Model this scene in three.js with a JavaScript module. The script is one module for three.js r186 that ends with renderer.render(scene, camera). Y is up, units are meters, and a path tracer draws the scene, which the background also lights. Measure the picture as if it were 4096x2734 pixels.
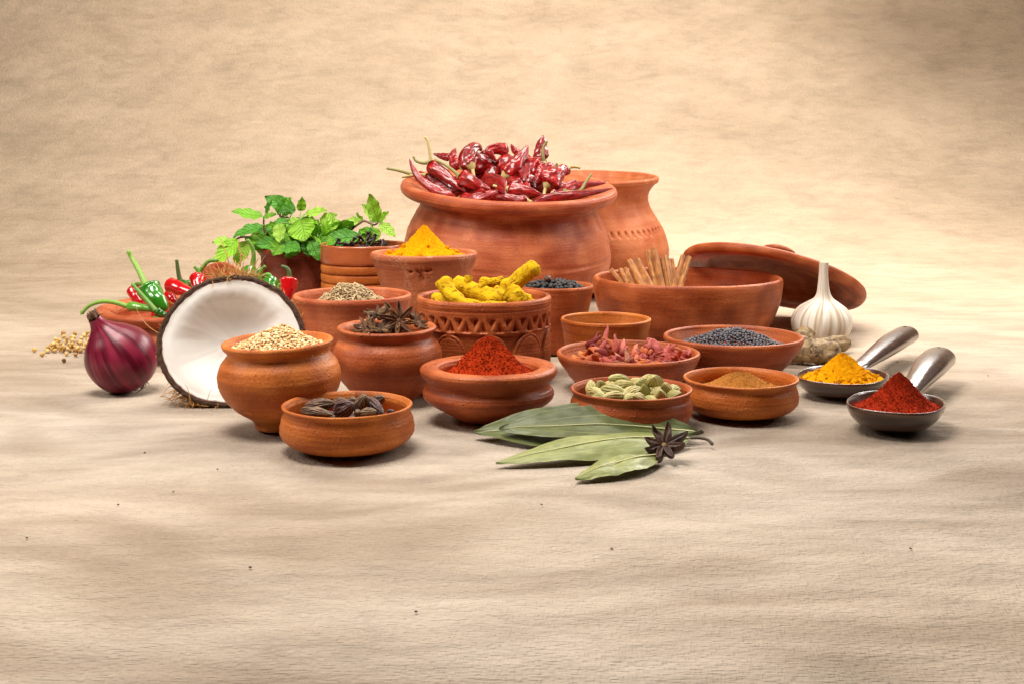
import * as THREE from 'three';
import { RectAreaLightUniformsLib } from 'three/addons/lights/RectAreaLightUniformsLib.js';
import { mergeGeometries } from 'three/addons/utils/BufferGeometryUtils.js';
import { createNoise3D, createNoise2D } from 'simplex-noise';

// ---------------------------------------------------------------- camera, lamps, exposure
const scene = new THREE.Scene();
scene.background = new THREE.Color(0x000000);
const camera = new THREE.PerspectiveCamera(31.48, 4096 / 2734, 0.02, 30);
camera.position.set(0, 0.24, 0);
camera.lookAt(0, 0.24 - Math.sin(9.3 * Math.PI / 180), -Math.cos(9.3 * Math.PI / 180));
const renderer = new THREE.WebGLRenderer({ antialias: true });
renderer.toneMapping = THREE.LinearToneMapping;
renderer.toneMappingExposure = 1.1;
renderer.shadowMap.enabled = true;
RectAreaLightUniformsLib.init();
// studio softboxes: position, aim, width, height, radiance, colour
const SOFTBOXES = [
  ['overhead softbox lamp above the pots', [0.1, 1.5, -1.7], [0.1, 0.3, -2.9], 0.8, 0.5, 18.5, 0xfffaf2],
  ['boom softbox lamp high behind the pots', [0.8, 0.92, -2.25], [0.3, 0.2, -0.8], 0.6, 0.4, 18, 0xfffaf2],
  ['boom softbox lamp over the front of the pots', [-0.3, 1.2, -0.85], [-0.05, 0, -1.15], 0.6, 0.45, 22, 0xfffaf2],
  ['standing softbox lamp on the left of the pots', [-1.3, 0.9, -0.9], [0, 0.15, -1.55], 0.4, 0.5, 16, 0xfff8f0],
  ['standing softbox lamp on the right of the pots', [1.3, 0.85, -1.45], [0, 0.2, -1.9], 0.4, 0.8, 9, 0xfffaf4],
];

// ---------------------------------------------------------------- helpers
function rngOf(seed) { let a = seed >>> 0; return () => { a = (a + 0x6D2B79F5) | 0; let t = Math.imul(a ^ (a >>> 15), 1 | a); t = (t + Math.imul(t ^ (t >>> 7), 61 | t)) ^ t; return ((t ^ (t >>> 14)) >>> 0) / 4294967296; }; }
const rnd = rngOf(7), N3 = createNoise3D(rngOf(11)), N2 = createNoise2D(rngOf(12));
const lerp = (a, b, t) => a + (b - a) * t, clamp = (x, a = 0, b = 1) => Math.min(b, Math.max(a, x));
const sm = (a, b, x) => { const t = clamp((x - a) / (b - a)); return t * t * (3 - 2 * t); };
const V = (x, y, z) => new THREE.Vector3(x, y, z), PI = Math.PI;
function fbm(x, y, z, o = 4) { let s = 0, a = 0.5, f = 1; for (let i = 0; i < o; i++) { s += a * N3(x * f, y * f, z * f); a *= 0.5; f *= 2.03; } return s; }
const taken = {};
function numbered(n) { const k = taken[n] = (taken[n] ?? -1) + 1; return k ? n + '_' + String(k).padStart(3, '0') : n; }
function shade(o) { o.traverse(m => { if (m.isMesh) { m.castShadow = true; m.receiveShadow = true; } }); return o; }
function tag(o, label, category, group, kind) { o.userData.label = label; o.userData.category = category; if (group) o.userData.group = group; if (kind) o.userData.kind = kind; return o; }
function thing(name, label, category, p = [0, 0, 0], group) { const g = new THREE.Group(); g.name = numbered(name); g.position.set(...p); scene.add(g); return tag(g, label, category, group); }
function part(name, geo, mat, parent) { const m = new THREE.Mesh(geo, mat); m.name = name; m.castShadow = m.receiveShadow = true; parent.add(m); return m; }
function solo(name, geo, mat, label, category, p = [0, 0, 0], group, kind) { const m = new THREE.Mesh(geo, mat); m.name = numbered(name); m.castShadow = m.receiveShadow = true; m.position.set(...p); scene.add(m); return tag(m, label, category, group, kind); }

// surface from f(u,v) -> [x,y,z]; closed in u when asked; uvf gives metres
function surf(nu, nv, f, closeU, uvf, vis) {
  const pos = new Float32Array((nu + 1) * (nv + 1) * 3), uv = new Float32Array((nu + 1) * (nv + 1) * 2), idx = [];
  let k = 0, q = 0;
  for (let j = 0; j <= nv; j++) for (let i = 0; i <= nu; i++) {
    const p = f(closeU && i === nu ? 0 : i / nu, j / nv, j); pos[k++] = p[0]; pos[k++] = p[1]; pos[k++] = p[2];
    const w = uvf ? uvf(i / nu, j / nv, j) : [i / nu, j / nv]; uv[q++] = w[0]; uv[q++] = w[1];
  }
  const W = nu + 1;
  for (let j = 0; j < nv; j++) for (let i = 0; i < nu; i++) { const a = j * W + i, b = a + 1, c = a + W, d = c + 1; idx.push(a, b, d, a, d, c); }
  const g = new THREE.BufferGeometry();
  g.setAttribute('position', new THREE.BufferAttribute(pos, 3)); g.setAttribute('uv', new THREE.BufferAttribute(uv, 2)); g.setIndex(idx); g.computeVertexNormals();
  if (closeU) { const n = g.attributes.normal; for (let j = 0; j <= nv; j++) { const a = j * W, b = a + nu; const v = V(n.getX(a) + n.getX(b), n.getY(a) + n.getY(b), n.getZ(a) + n.getZ(b)).normalize(); n.setXYZ(a, v.x, v.y, v.z); n.setXYZ(b, v.x, v.y, v.z); } }
  g.userData.W = W; return g;
}
function rows(g, j0, j1, nu) { // the rows j0..j1 of a surf geometry, with their normals
  const W = nu + 1, o = new THREE.BufferGeometry(), n = (j1 - j0 + 1) * W;
  for (const k of ['position', 'normal', 'uv']) { const a = g.attributes[k], s = a.itemSize; o.setAttribute(k, new THREE.BufferAttribute(a.array.slice(j0 * W * s, (j0 * W + n) * s), s)); }
  const idx = []; for (let j = 0; j < j1 - j0; j++) for (let i = 0; i < nu; i++) { const a = j * W + i; idx.push(a, a + 1, a + W + 1, a, a + W + 1, a + W); }
  o.setIndex(idx); return o;
}
// tube along points; fn(t, angle) -> [half width across, half depth]; the flat side looks along hint
function sweep(pts, nT, nA, fn, hint = [0, 0.25, 1], uvs = 1) {
  const c = new THREE.CatmullRomCurve3(pts.map(p => Array.isArray(p) ? V(...p) : p), false, 'centripetal'), L = c.getLength(), h = V(...hint).normalize(), fr = [];
  for (let j = 0; j <= nT; j++) { const t = j / nT, T = c.getTangentAt(t); let B = h.clone().addScaledVector(T, -h.dot(T)); if (B.lengthSq() < 0.02) B = V(0.3, 1, 0.2).addScaledVector(T, -V(0.3, 1, 0.2).dot(T)); B.normalize(); fr.push([c.getPointAt(t), V().crossVectors(T, B), B]); }
  return surf(nA, nT, (u, v, j) => { const a = u * 2 * PI, [p, N, B] = fr[j], r = fn(v, a), x = Math.cos(a) * r[0], y = Math.sin(a) * r[1]; return [p.x + N.x * x + B.x * y, p.y + N.y * x + B.y * y, p.z + N.z * x + B.z * y]; }, true, (u, v) => [u * uvs, v * L * 10 * uvs]);
}
function V0() { return new THREE.Vector3(); }
function tube(pts, r0, r1, nT = 10, nA = 7) { return sweep(pts, nT, nA, t => { const e = Math.sqrt(clamp(Math.min(t, 1 - t) * nT * 1.2)), r = lerp(r0, r1, t) * Math.max(0.02, e); return [r, r]; }); }
function xf(g, p, r = [0, 0, 0], s = [1, 1, 1]) { return g.applyMatrix4(new THREE.Matrix4().compose(V(...p), new THREE.Quaternion().setFromEuler(new THREE.Euler(...r)), V(...s))); }
function aim(o, dir, spin = 0, from = [0, 1, 0]) { o.quaternion.setFromUnitVectors(V(...from), V(...dir).normalize()); o.rotateOnAxis(V(...from), spin); return o; }
function colourBy(g, f) { const p = g.attributes.position, c = new Float32Array(p.count * 3), o = new THREE.Color(); for (let i = 0; i < p.count; i++) { f(o, p.getX(i), p.getY(i), p.getZ(i), i); c[i * 3] = o.r; c[i * 3 + 1] = o.g; c[i * 3 + 2] = o.b; } g.setAttribute('color', new THREE.BufferAttribute(c, 3)); return g; }

// ---------------------------------------------------------------- textures
// tileable value noise
function tile(n, seed) { const r = rngOf(seed), a = new Float32Array(n * n); for (let i = 0; i < n * n; i++) a[i] = r(); return (x, y, px = n, py = n) => { const xi = Math.floor(x), yi = Math.floor(y), fx = x - xi, fy = y - yi, u = fx * fx * (3 - 2 * fx), v = fy * fy * (3 - 2 * fy), X = ((xi % px) + px) % px, Y = ((yi % py) + py) % py, X1 = (X + 1) % px, Y1 = (Y + 1) % py; return lerp(lerp(a[Y * n + X], a[Y * n + X1], u), lerp(a[Y1 * n + X], a[Y1 * n + X1], u), v); }; }
function tex(w, h, f, srgb, rx = 1, ry = 1) {
  const d = new Uint8Array(w * h * 4), o = [0, 0, 0];
  for (let y = 0, k = 0; y < h; y++) for (let x = 0; x < w; x++) { f(x / w, y / h, o); d[k++] = clamp(o[0]) * 255; d[k++] = clamp(o[1]) * 255; d[k++] = clamp(o[2]) * 255; d[k++] = 255; }
  const t = new THREE.DataTexture(d, w, h, THREE.RGBAFormat); t.magFilter = THREE.LinearFilter; t.minFilter = THREE.LinearMipmapLinearFilter; t.generateMipmaps = true; t.wrapS = t.wrapT = THREE.RepeatWrapping; if (srgb) t.colorSpace = THREE.SRGBColorSpace; t.repeat.set(rx, ry); t.needsUpdate = true; return t;
}
const n8 = tile(8, 1), n16 = tile(16, 2), n32 = tile(32, 3), n64 = tile(64, 4), n128 = tile(128, 5), n256 = tile(256, 6);
// fired clay, u and v in metres over a 0.24 m tile: wheel streaks along u, grit, pits
const clayBump = tex(1024, 1024, (u, v, o) => {
  const streak = n128(u * 8, v * 128, 8, 128) * 0.5 + n256(u * 16, v * 256, 16, 256) * 0.35, grit = n256(u * 256, v * 256, 256, 256) * 0.5 + n128(u * 128, v * 128, 128, 128) * 0.5, soft = n32(u * 32, v * 32, 32, 32);
  const pit = sm(0.86, 0.95, n128(u * 128 + 31, v * 128 + 7, 128, 128)) * sm(0.4, 0.7, n16(u * 16, v * 16, 16, 16));
  const h = 0.52 + 0.2 * (streak - 0.42) + 0.3 * (grit - 0.5) + 0.2 * (soft - 0.5) - 0.45 * pit; o[0] = o[1] = o[2] = h;
}, false, 1 / 0.24, 1 / 0.24);
function clayMap(a, b, dust, seed) { // two sRGB tones, share of pale dust
  return tex(512, 512, (u, v, o) => {
    const m = n8(u * 8 + seed, v * 8, 8, 8) * 0.45 + n16(u * 16, v * 16 + seed, 16, 16) * 0.3 + n32(u * 8, v * 32, 8, 32) * 0.25, g = n256(u * 256, v * 256 + seed, 256, 256), st = n128(u * 8 + seed, v * 128, 8, 128);
    let t = sm(0.2, 0.8, m) + (st - 0.5) * 0.35 + (g - 0.5) * 0.25;
    const d = dust * sm(0.6, 0.8, n16(u * 16 + 5, v * 16 + seed, 16, 16)) * sm(0.35, 0.75, n128(u * 128, v * 128, 128, 128)), k = sm(0.93, 0.99, n256(u * 256 + 77, v * 256 + 13, 256, 256)) * 0.5;
    for (let i = 0; i < 3; i++) o[i] = lerp(lerp(a[i], b[i], t), [0.86, 0.72, 0.62][i], d) * (1 - k);
  }, true, 1 / 0.24, 1 / 0.24);
}
const hex = h => { const c = [(h >> 16) & 255, (h >> 8) & 255, h & 255]; return c.map(x => x / 255); };
function clay(a, b, dust = 0.15, seed = 0, rough = 0.62, bump = 0.0010) { return new THREE.MeshPhysicalMaterial({ map: clayMap(hex(a), hex(b), dust, seed), bumpMap: clayBump, bumpScale: bump, roughness: rough, specularIntensity: 0.5 }); }
const M = {
  orange: clay(0xa4521e, 0xcc7836, 0.05, 3, 0.49), red: clay(0x8e401c, 0xb86336, 0.06, 9, 0.47), pink: clay(0x9e4828, 0xc46e46, 0.12, 17, 0.47), brown: clay(0x74301f, 0x86402c, 0.08, 23, 0.48), jar: clay(0xa8562e, 0xba6c40, 0.16, 29, 0.55),
};
const std = (c, r = 0.6, e = {}) => new THREE.MeshPhysicalMaterial({ color: c, roughness: r, ...e });

// ---------------------------------------------------------------- studio lamps (out of frame)
for (const [label, p, to, w, h, L, col] of SOFTBOXES) {
  const g = thing('softbox_lamp', label, 'studio lamp', p); g.lookAt(...to);
  const back = new THREE.CylinderGeometry(0.1, 0.5, 0.3, 4, 1, true); back.rotateY(PI / 4); back.rotateX(-PI / 2); back.scale(w * 1.46, h * 1.46, 1); back.translate(0, 0, -0.17); 
  part('housing', back, std(0x111111, 0.8), g);
  part('diffuser', new THREE.BoxGeometry(w, h, 0.006), std(0xf2f2f2, 0.9, { emissive: new THREE.Color(col), emissiveIntensity: 0.3 }), g);
  const l = new THREE.RectAreaLight(col, L, w, h); l.position.set(p[0], p[1], p[2]); l.lookAt(...to);
  const d = V(to[0] - p[0], to[1] - p[1], to[2] - p[2]).normalize(); l.position.addScaledVector(d, 0.012); l.castShadow = true; l.name = 'softbox_light'; scene.add(l);
}

// ---------------------------------------------------------------- the cloth: floor that sweeps up into the backdrop
{
  const R = 0.8, zc = 2.08, x0 = 1.9, top = 1.25, s1 = zc + 0.35, s2 = s1 + R * PI / 2, s3 = s2 + top;
  const nu = 340, nv = 520;
  const ridge = (x, y, z) => { const n = 1 - Math.abs(fbm(x, y, z, 3)) * 2.2; return n > 0 ? n * n : 0; };
  const f = (u, v) => {
    const x = lerp(-x0, x0, u), s = v * s3; let y, z, ny, nz;
    if (s < s1) { y = 0; z = 0.35 - s; ny = 1; nz = 0; } else if (s < s2) { const a = (s - s1) / R; y = R - R * Math.cos(a); z = -zc - R * Math.sin(a); ny = Math.cos(a); nz = Math.sin(a); } else { y = R + s - s2; z = -zc - R; ny = 0; nz = 1; }
    const wall = sm(s1 - 0.25, s2, s), wx = x * 0.9 + s * 0.5, wy = s - x * 0.35;
    const fl = -0.0022 * (0.5 + 0.5 * fbm(x * 5, s * 9, 3, 3)) - 0.0016 * ridge(x * 2.2 + 0.3 * fbm(x * 3, s * 3, 1, 2), s * 6.5, 5);
    const wr = 0.004 * fbm(wx * 3, wy * 8, 8, 2) - 0.0045 * ridge(wx * 2.5, wy * 7 + 0.3 * fbm(x * 4, s * 4, 2, 2), 2) + 0.012 * fbm(x * 1.2, s * 1.3, 7, 2);
    const h = lerp(fl, wr, wall); return [x, y + ny * h, z + nz * h];
  };
  const g = surf(nu, nv, f, false, (u, v) => [u * 2 * x0 / 0.8, v * s3 / 0.8]);
  // coarse dye patches by vertex, fine washed streaks and thread by a 0.8 m tile
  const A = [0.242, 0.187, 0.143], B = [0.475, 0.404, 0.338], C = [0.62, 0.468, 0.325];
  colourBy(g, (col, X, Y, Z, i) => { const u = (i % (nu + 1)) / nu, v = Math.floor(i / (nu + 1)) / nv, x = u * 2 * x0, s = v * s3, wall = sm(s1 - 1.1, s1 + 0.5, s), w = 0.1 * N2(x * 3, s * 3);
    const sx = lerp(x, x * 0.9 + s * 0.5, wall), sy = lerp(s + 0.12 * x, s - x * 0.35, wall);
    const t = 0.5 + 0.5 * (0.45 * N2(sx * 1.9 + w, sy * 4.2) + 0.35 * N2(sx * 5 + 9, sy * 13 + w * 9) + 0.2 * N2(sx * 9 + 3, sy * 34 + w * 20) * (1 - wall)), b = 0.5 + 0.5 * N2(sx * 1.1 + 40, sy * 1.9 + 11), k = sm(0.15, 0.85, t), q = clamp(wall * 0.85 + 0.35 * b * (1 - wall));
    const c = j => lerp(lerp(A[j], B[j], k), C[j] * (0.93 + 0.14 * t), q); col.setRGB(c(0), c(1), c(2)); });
  const map = tex(2048, 2048, (u, v, o) => { const wv = n16(u * 16, v * 16, 16, 16), a = 0.4 * n32(u * 8 + wv * 0.4, v * 32 + wv, 8, 32) + 0.3 * n64(u * 24, v * 64 + wv, 24, 64) + 0.3 * n128(u * 40, v * 128, 40, 128), f = 0.5 * n256(u * 256, v * 256, 256, 256) + 0.25 * n256(u * 64, v * 512, 64, 256) + 0.25 * n256(u * 512, v * 64, 256, 64); const wn = n64(u * 14 + wv * 0.5, v * 64 + wv, 14, 64), wp = Math.pow(1 - Math.abs(2 * wn - 1), 7) * sm(0.35, 0.7, n16(u * 16, v * 16, 16, 16)); const q = 0.82 + 0.32 * (a - 0.1) + 0.12 * (f - 0.5) - 0.09 * wp; o[0] = q; o[1] = q * 0.995; o[2] = q * 0.985; }, false);
  const bump = tex(1024, 1024, (u, v, o) => { const weave = 0.5 * n256(u * 256, v * 64, 256, 64) + 0.5 * n256(u * 64, v * 256, 64, 256); const h = 0.35 * weave + 0.35 * n32(u * 16, v * 32, 16, 32) + 0.3 * n128(u * 64, v * 128, 64, 128); o[0] = o[1] = o[2] = h; }, false, 0.8 / 0.2, 0.8 / 0.2);
  const m = new THREE.Mesh(g, new THREE.MeshPhysicalMaterial({ map, vertexColors: true, bumpMap: bump, bumpScale: 0.0022, roughness: 0.92, specularIntensity: 0.3 }));
  m.name = 'backdrop_cloth'; m.receiveShadow = m.castShadow = true; tag(m, 'beige muslin cloth spread as ground and swept up behind the pots', 'backdrop', null, 'structure'); scene.add(m);
}

// ---------------------------------------------------------------- turned clay vessels
// outline: control points [radius, height] from the outer foot over the lip to the inner floor; cut: control indices where parts end
function turned(c) {
  const o = c.outline, n = o.length, per = c.per || 6, nu = c.nu || 144, mat = c.mat;
  const crv = new THREE.CatmullRomCurve3(o.map(p => V(p[0], p[1], 0)), false, 'centripetal', 0.5), nv = (n - 1) * per, P = [];
  let L = 0; const len = [0]; for (let j = 0; j <= nv; j++) { const p = crv.getPoint(j / nv); p.x = Math.max(0.0004, p.x); if (j) len.push(L += p.distanceTo(P[j - 1])); P.push(p); }
  const rm = Math.max(...o.map(p => p[0])), sd = c.seed || 1, wob = c.wob ?? 0.008;
  const g = surf(nu, nv, (u, v, j) => {
    const th = u * 2 * PI, a = PI - th, p = P[j]; // a = 0 faces the front, seam at the back
    let r = p.x, y = p.y; const sx = Math.sin(a), cz = Math.cos(a), inner = j > c.lip * per;
    r *= 1 + wob * N3(sx * 0.9 + sd, cz * 0.9, y * 12) + wob * 0.3 * N3(sx * 3, cz * 3 + sd, y * 60);
    y += (y > 0.004 ? 1 : 0) * wob * 0.25 * rm * N3(sx * 1.3, cz * 1.3, sd);
    r += (c.ring ?? 0.00025) * N3(sd, y * 420 + 0.4 * sx, 0.5 * cz) * (y > 0.003 ? 1 : 0);
    if (c.disp) r += c.disp(a, y, r, j / per, inner);
    return [r * sx, y, r * cz];
  }, true, (u, v, j) => [u * 2 * PI * rm, len[j]]);
  const root = thing(c.name, c.label, c.cat || 'pot', c.pos, c.group); if (c.tilt) root.rotation.set(c.tilt[0], 0, c.tilt[1]);
  const cuts = c.parts || [['body', 0, c.lip - 1], ['rim', c.lip - 1, c.lip + 1], ['inside', c.lip + 1, n - 1]];
  for (const [nm, a, b, m] of cuts) part(nm, rows(g, a * per, b * per, nu), m || mat, root);
  return root;
}
const AT = (x, d) => [x, 0, -d];
// ---------------------------------------------------------------- where the loose pieces lie, in metres
const DRIED=[{"b": [[-0.0117, 0.192, -1.685], [0.001, 0.2051, -1.69], [0.0137, 0.2217, -1.7], [0.0223, 0.2371, -1.71]], "w": 0.011, "s": [[-0.0117, 0.192, -1.685], [-0.0172, 0.1825, -1.675], [-0.0269, 0.1753, -1.665]], "l": "large glossy dried red chilli at the middle of the heap, pale stem pointing down left"}, {"b": [[-0.0544, 0.2053, -1.68], [-0.0624, 0.2176, -1.69], [-0.0584, 0.2301, -1.7], [-0.0482, 0.2357, -1.715], [-0.0422, 0.2292, -1.73]], "w": 0.0099, "s": [[-0.0544, 0.2053, -1.68], [-0.0513, 0.1931, -1.67], [-0.0457, 0.1822, -1.665]], "l": "curled dried red chilli bent like a hook near top of the heap"}, {"b": [[-0.1145, 0.2142, -1.69], [-0.1014, 0.2025, -1.68], [-0.0841, 0.1903, -1.67], [-0.0636, 0.1743, -1.66]], "w": 0.0079, "s": [[-0.1145, 0.2142, -1.69], [-0.1216, 0.2128, -1.69], [-0.1328, 0.2162, -1.69], [-0.1363, 0.2225, -1.69]], "l": "long dried red chilli sloping down right with a hooked pale stem"}, {"b": [[-0.0762, 0.1662, -1.645], [-0.0943, 0.1724, -1.65], [-0.117, 0.1851, -1.66], [-0.1328, 0.2014, -1.67], [-0.1407, 0.2199, -1.675]], "w": 0.0063, "s": [], "l": "slender dried red chilli curving up along the pot's flange, tip raised"}, {"b": [[-0.1197, 0.1964, -1.7], [-0.1018, 0.1857, -1.685], [-0.0815, 0.1744, -1.67]], "w": 0.007, "s": [[-0.1197, 0.1964, -1.7], [-0.1296, 0.1964, -1.7], [-0.1529, 0.1936, -1.69]], "l": "dried red chilli with broken open end beside the curving slender one"}, {"b": [[-0.0736, 0.1951, -1.67], [-0.0573, 0.1892, -1.66], [-0.0406, 0.1811, -1.655], [-0.0273, 0.1769, -1.65]], "w": 0.0091, "s": [[-0.0736, 0.1972, -1.67], [-0.0829, 0.2047, -1.675], [-0.0957, 0.2129, -1.68], [-0.1057, 0.217, -1.685]], "l": "dark wrinkled dried chilli with a long stem rising up left"}, {"b": [[-0.0718, 0.2061, -1.71], [-0.0774, 0.211, -1.71], [-0.0828, 0.2229, -1.72], [-0.0791, 0.2335, -1.725]], "w": 0.0072, "s": [[-0.0718, 0.2061, -1.71], [-0.0664, 0.2021, -1.7], [-0.0634, 0.1987, -1.695]], "l": "small upright dried chilli with bright red orange sheen, cap downwards"}, {"b": [[-0.0879, 0.219, -1.75], [-0.0998, 0.2218, -1.755], [-0.1133, 0.2251, -1.76]], "w": 0.0048, "s": [], "l": "thin dried red chilli pointing sideways behind the small upright one"}, {"b": [[-0.0047, 0.2306, -1.73], [-0.0205, 0.2321, -1.72], [-0.0318, 0.23, -1.715], [-0.0211, 0.2143, -1.71]], "w": 0.0073, "s": [], "l": "fan shaped folded dried chilli at top of the heap"}, {"b": [[0.0127, 0.2226, -1.75], [0.0032, 0.2305, -1.75], [-0.0016, 0.2392, -1.75]], "w": 0.0047, "s": [], "l": "small dried chilli tip sticking up behind the large glossy one"}, {"b": [[0.0421, 0.2157, -1.73], [0.0407, 0.2299, -1.735], [0.0423, 0.2413, -1.74], [0.0442, 0.2513, -1.745]], "w": 0.0088, "s": [], "l": "tallest dried chilli standing upright at top of the heap"}, {"b": [[0.0449, 0.2126, -1.7], [0.0405, 0.1995, -1.69], [0.0304, 0.1832, -1.675]], "w": 0.0099, "s": [[0.0449, 0.2126, -1.7], [0.0432, 0.2189, -1.698], [0.0437, 0.2343, -1.7], [0.049, 0.2434, -1.7]], "l": "dried chilli with cap up and long pale stem rising straight"}, {"b": [[0.0469, 0.1822, -1.665], [0.0554, 0.1931, -1.67], [0.0662, 0.2025, -1.68], [0.0708, 0.2114, -1.69]], "w": 0.0132, "s": [[0.0462, 0.1815, -1.665], [0.0439, 0.1688, -1.655], [0.0493, 0.169, -1.65], [0.0562, 0.1758, -1.65]], "l": "broad shiny crumpled dried chilli with bright reflections and bent stem"}, {"b": [[0.0281, 0.1615, -1.62], [0.0485, 0.1662, -1.62], [0.0758, 0.1707, -1.625], [0.1108, 0.1749, -1.64], [0.1365, 0.1797, -1.65]], "w": 0.0061, "s": [], "l": "long bright red chilli lying along the front flange, tip pointing right"}, {"b": [[0.07, 0.1745, -1.65], [0.0843, 0.181, -1.66], [0.1057, 0.1845, -1.67], [0.1309, 0.1864, -1.68]], "w": 0.0056, "s": [[0.0714, 0.1751, -1.65], [0.0902, 0.1762, -1.64], [0.0989, 0.1868, -1.65], [0.1084, 0.1995, -1.66]], "l": "bright red chilli resting behind the long front one, tip over the flange"}, {"b": [[-0.0073, 0.1788, -1.645], [0.0078, 0.1773, -1.64], [0.0243, 0.1749, -1.64], [0.0415, 0.1708, -1.64]], "w": 0.0079, "s": [[-0.0073, 0.1788, -1.645], [-0.017, 0.1813, -1.65], [-0.026, 0.1832, -1.655]], "l": "red chilli lying sideways in front with green cap and stem"}, {"b": [[0.0227, 0.1633, -1.625], [0.0078, 0.1646, -1.625], [-0.0072, 0.1684, -1.625], [-0.025, 0.1692, -1.63]], "w": 0.006, "s": [[0.0227, 0.1633, -1.625], [0.0268, 0.1628, -1.62]], "l": "wrinkled dark chilli lying lowest at the front lip"}, {"b": [[-0.0716, 0.1666, -1.635], [-0.0494, 0.166, -1.625], [-0.0331, 0.1707, -1.625], [-0.0195, 0.1755, -1.63]], "w": 0.0063, "s": [[-0.0716, 0.1666, -1.635], [-0.0741, 0.1658, -1.63]], "l": "short red chilli at front lip with bright highlight, tip curved up"}, {"b": [[-0.0278, 0.2086, -1.73], [-0.0284, 0.1946, -1.715], [-0.0345, 0.1824, -1.7]], "w": 0.0121, "s": [], "l": "dark maroon dried chilli deep between the larger ones"}, {"b": [[-0.0438, 0.2278, -1.735], [-0.035, 0.2171, -1.73], [-0.0471, 0.203, -1.72]], "w": 0.0077, "s": [], "l": "folded dried chilli behind the hooked one"}, {"b": [[0.0268, 0.2172, -1.72], [0.0238, 0.2047, -1.71], [0.018, 0.1936, -1.7]], "w": 0.0099, "s": [], "l": "wrinkled dried chilli tucked behind the large glossy one"}, {"b": [[0.0552, 0.1699, -1.66], [0.0722, 0.1806, -1.67], [0.0885, 0.1899, -1.675]], "w": 0.0064, "s": [], "l": "dried chilli with pale reflection under the broad crumpled one"}, {"b": [[0.0823, 0.2046, -1.77], [0.0716, 0.1978, -1.76], [0.058, 0.1908, -1.75]], "w": 0.0066, "s": [[0.0793, 0.2046, -1.77], [0.0896, 0.2061, -1.77], [0.0992, 0.2046, -1.77]], "l": "dried chilli at back whose stem sticks out over the tall jar"}, {"b": [[-0.137, 0.1947, -1.74], [-0.1218, 0.1914, -1.73], [-0.1039, 0.1874, -1.72]], "w": 0.0059, "s": [[-0.137, 0.1947, -1.74], [-0.1602, 0.2012, -1.74], [-0.179, 0.2048, -1.74]], "l": "dried chilli with a long stem reaching over the flange on the left"}, {"b": [[-0.1137, 0.2144, -1.72], [-0.1023, 0.2045, -1.72], [-0.0864, 0.1961, -1.715]], "w": 0.0066, "s": [[-0.1137, 0.2144, -1.72], [-0.1163, 0.2342, -1.72], [-0.1191, 0.2455, -1.72], [-0.1233, 0.2495, -1.72]], "l": "dried chilli whose thin stem stands highest over the heap's left"}, {"b": [[-0.0149, 0.2191, -1.74], [-0.0019, 0.2112, -1.74], [0.0082, 0.2014, -1.73]], "w": 0.0073, "s": [[-0.0149, 0.2191, -1.74], [-0.0062, 0.2206, -1.735], [0.0046, 0.2211, -1.73]], "l": "dried chilli with dark green cap under the fan shaped one"}, {"b": [[0.0501, 0.1957, -1.73], [0.0398, 0.1902, -1.72], [0.0223, 0.1852, -1.7]], "w": 0.0081, "s": [[0.0501, 0.1957, -1.73], [0.0573, 0.2028, -1.73], [0.0645, 0.2121, -1.73]], "l": "dried chilli with a dark stem slanting up beside the crumpled one"}, {"b": [[0.0065, 0.1837, -1.66], [-0.0018, 0.1914, -1.68], [-0.0061, 0.1981, -1.69]], "w": 0.0073, "s": [], "l": "dried chilli with cap down under the large glossy one"}, {"b": [[0.0121, 0.183, -1.66], [0.022, 0.1886, -1.68], [0.0331, 0.1806, -1.67]], "w": 0.0066, "s": [], "l": "dried chilli wedged left of the broad crumpled one"}];
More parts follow.
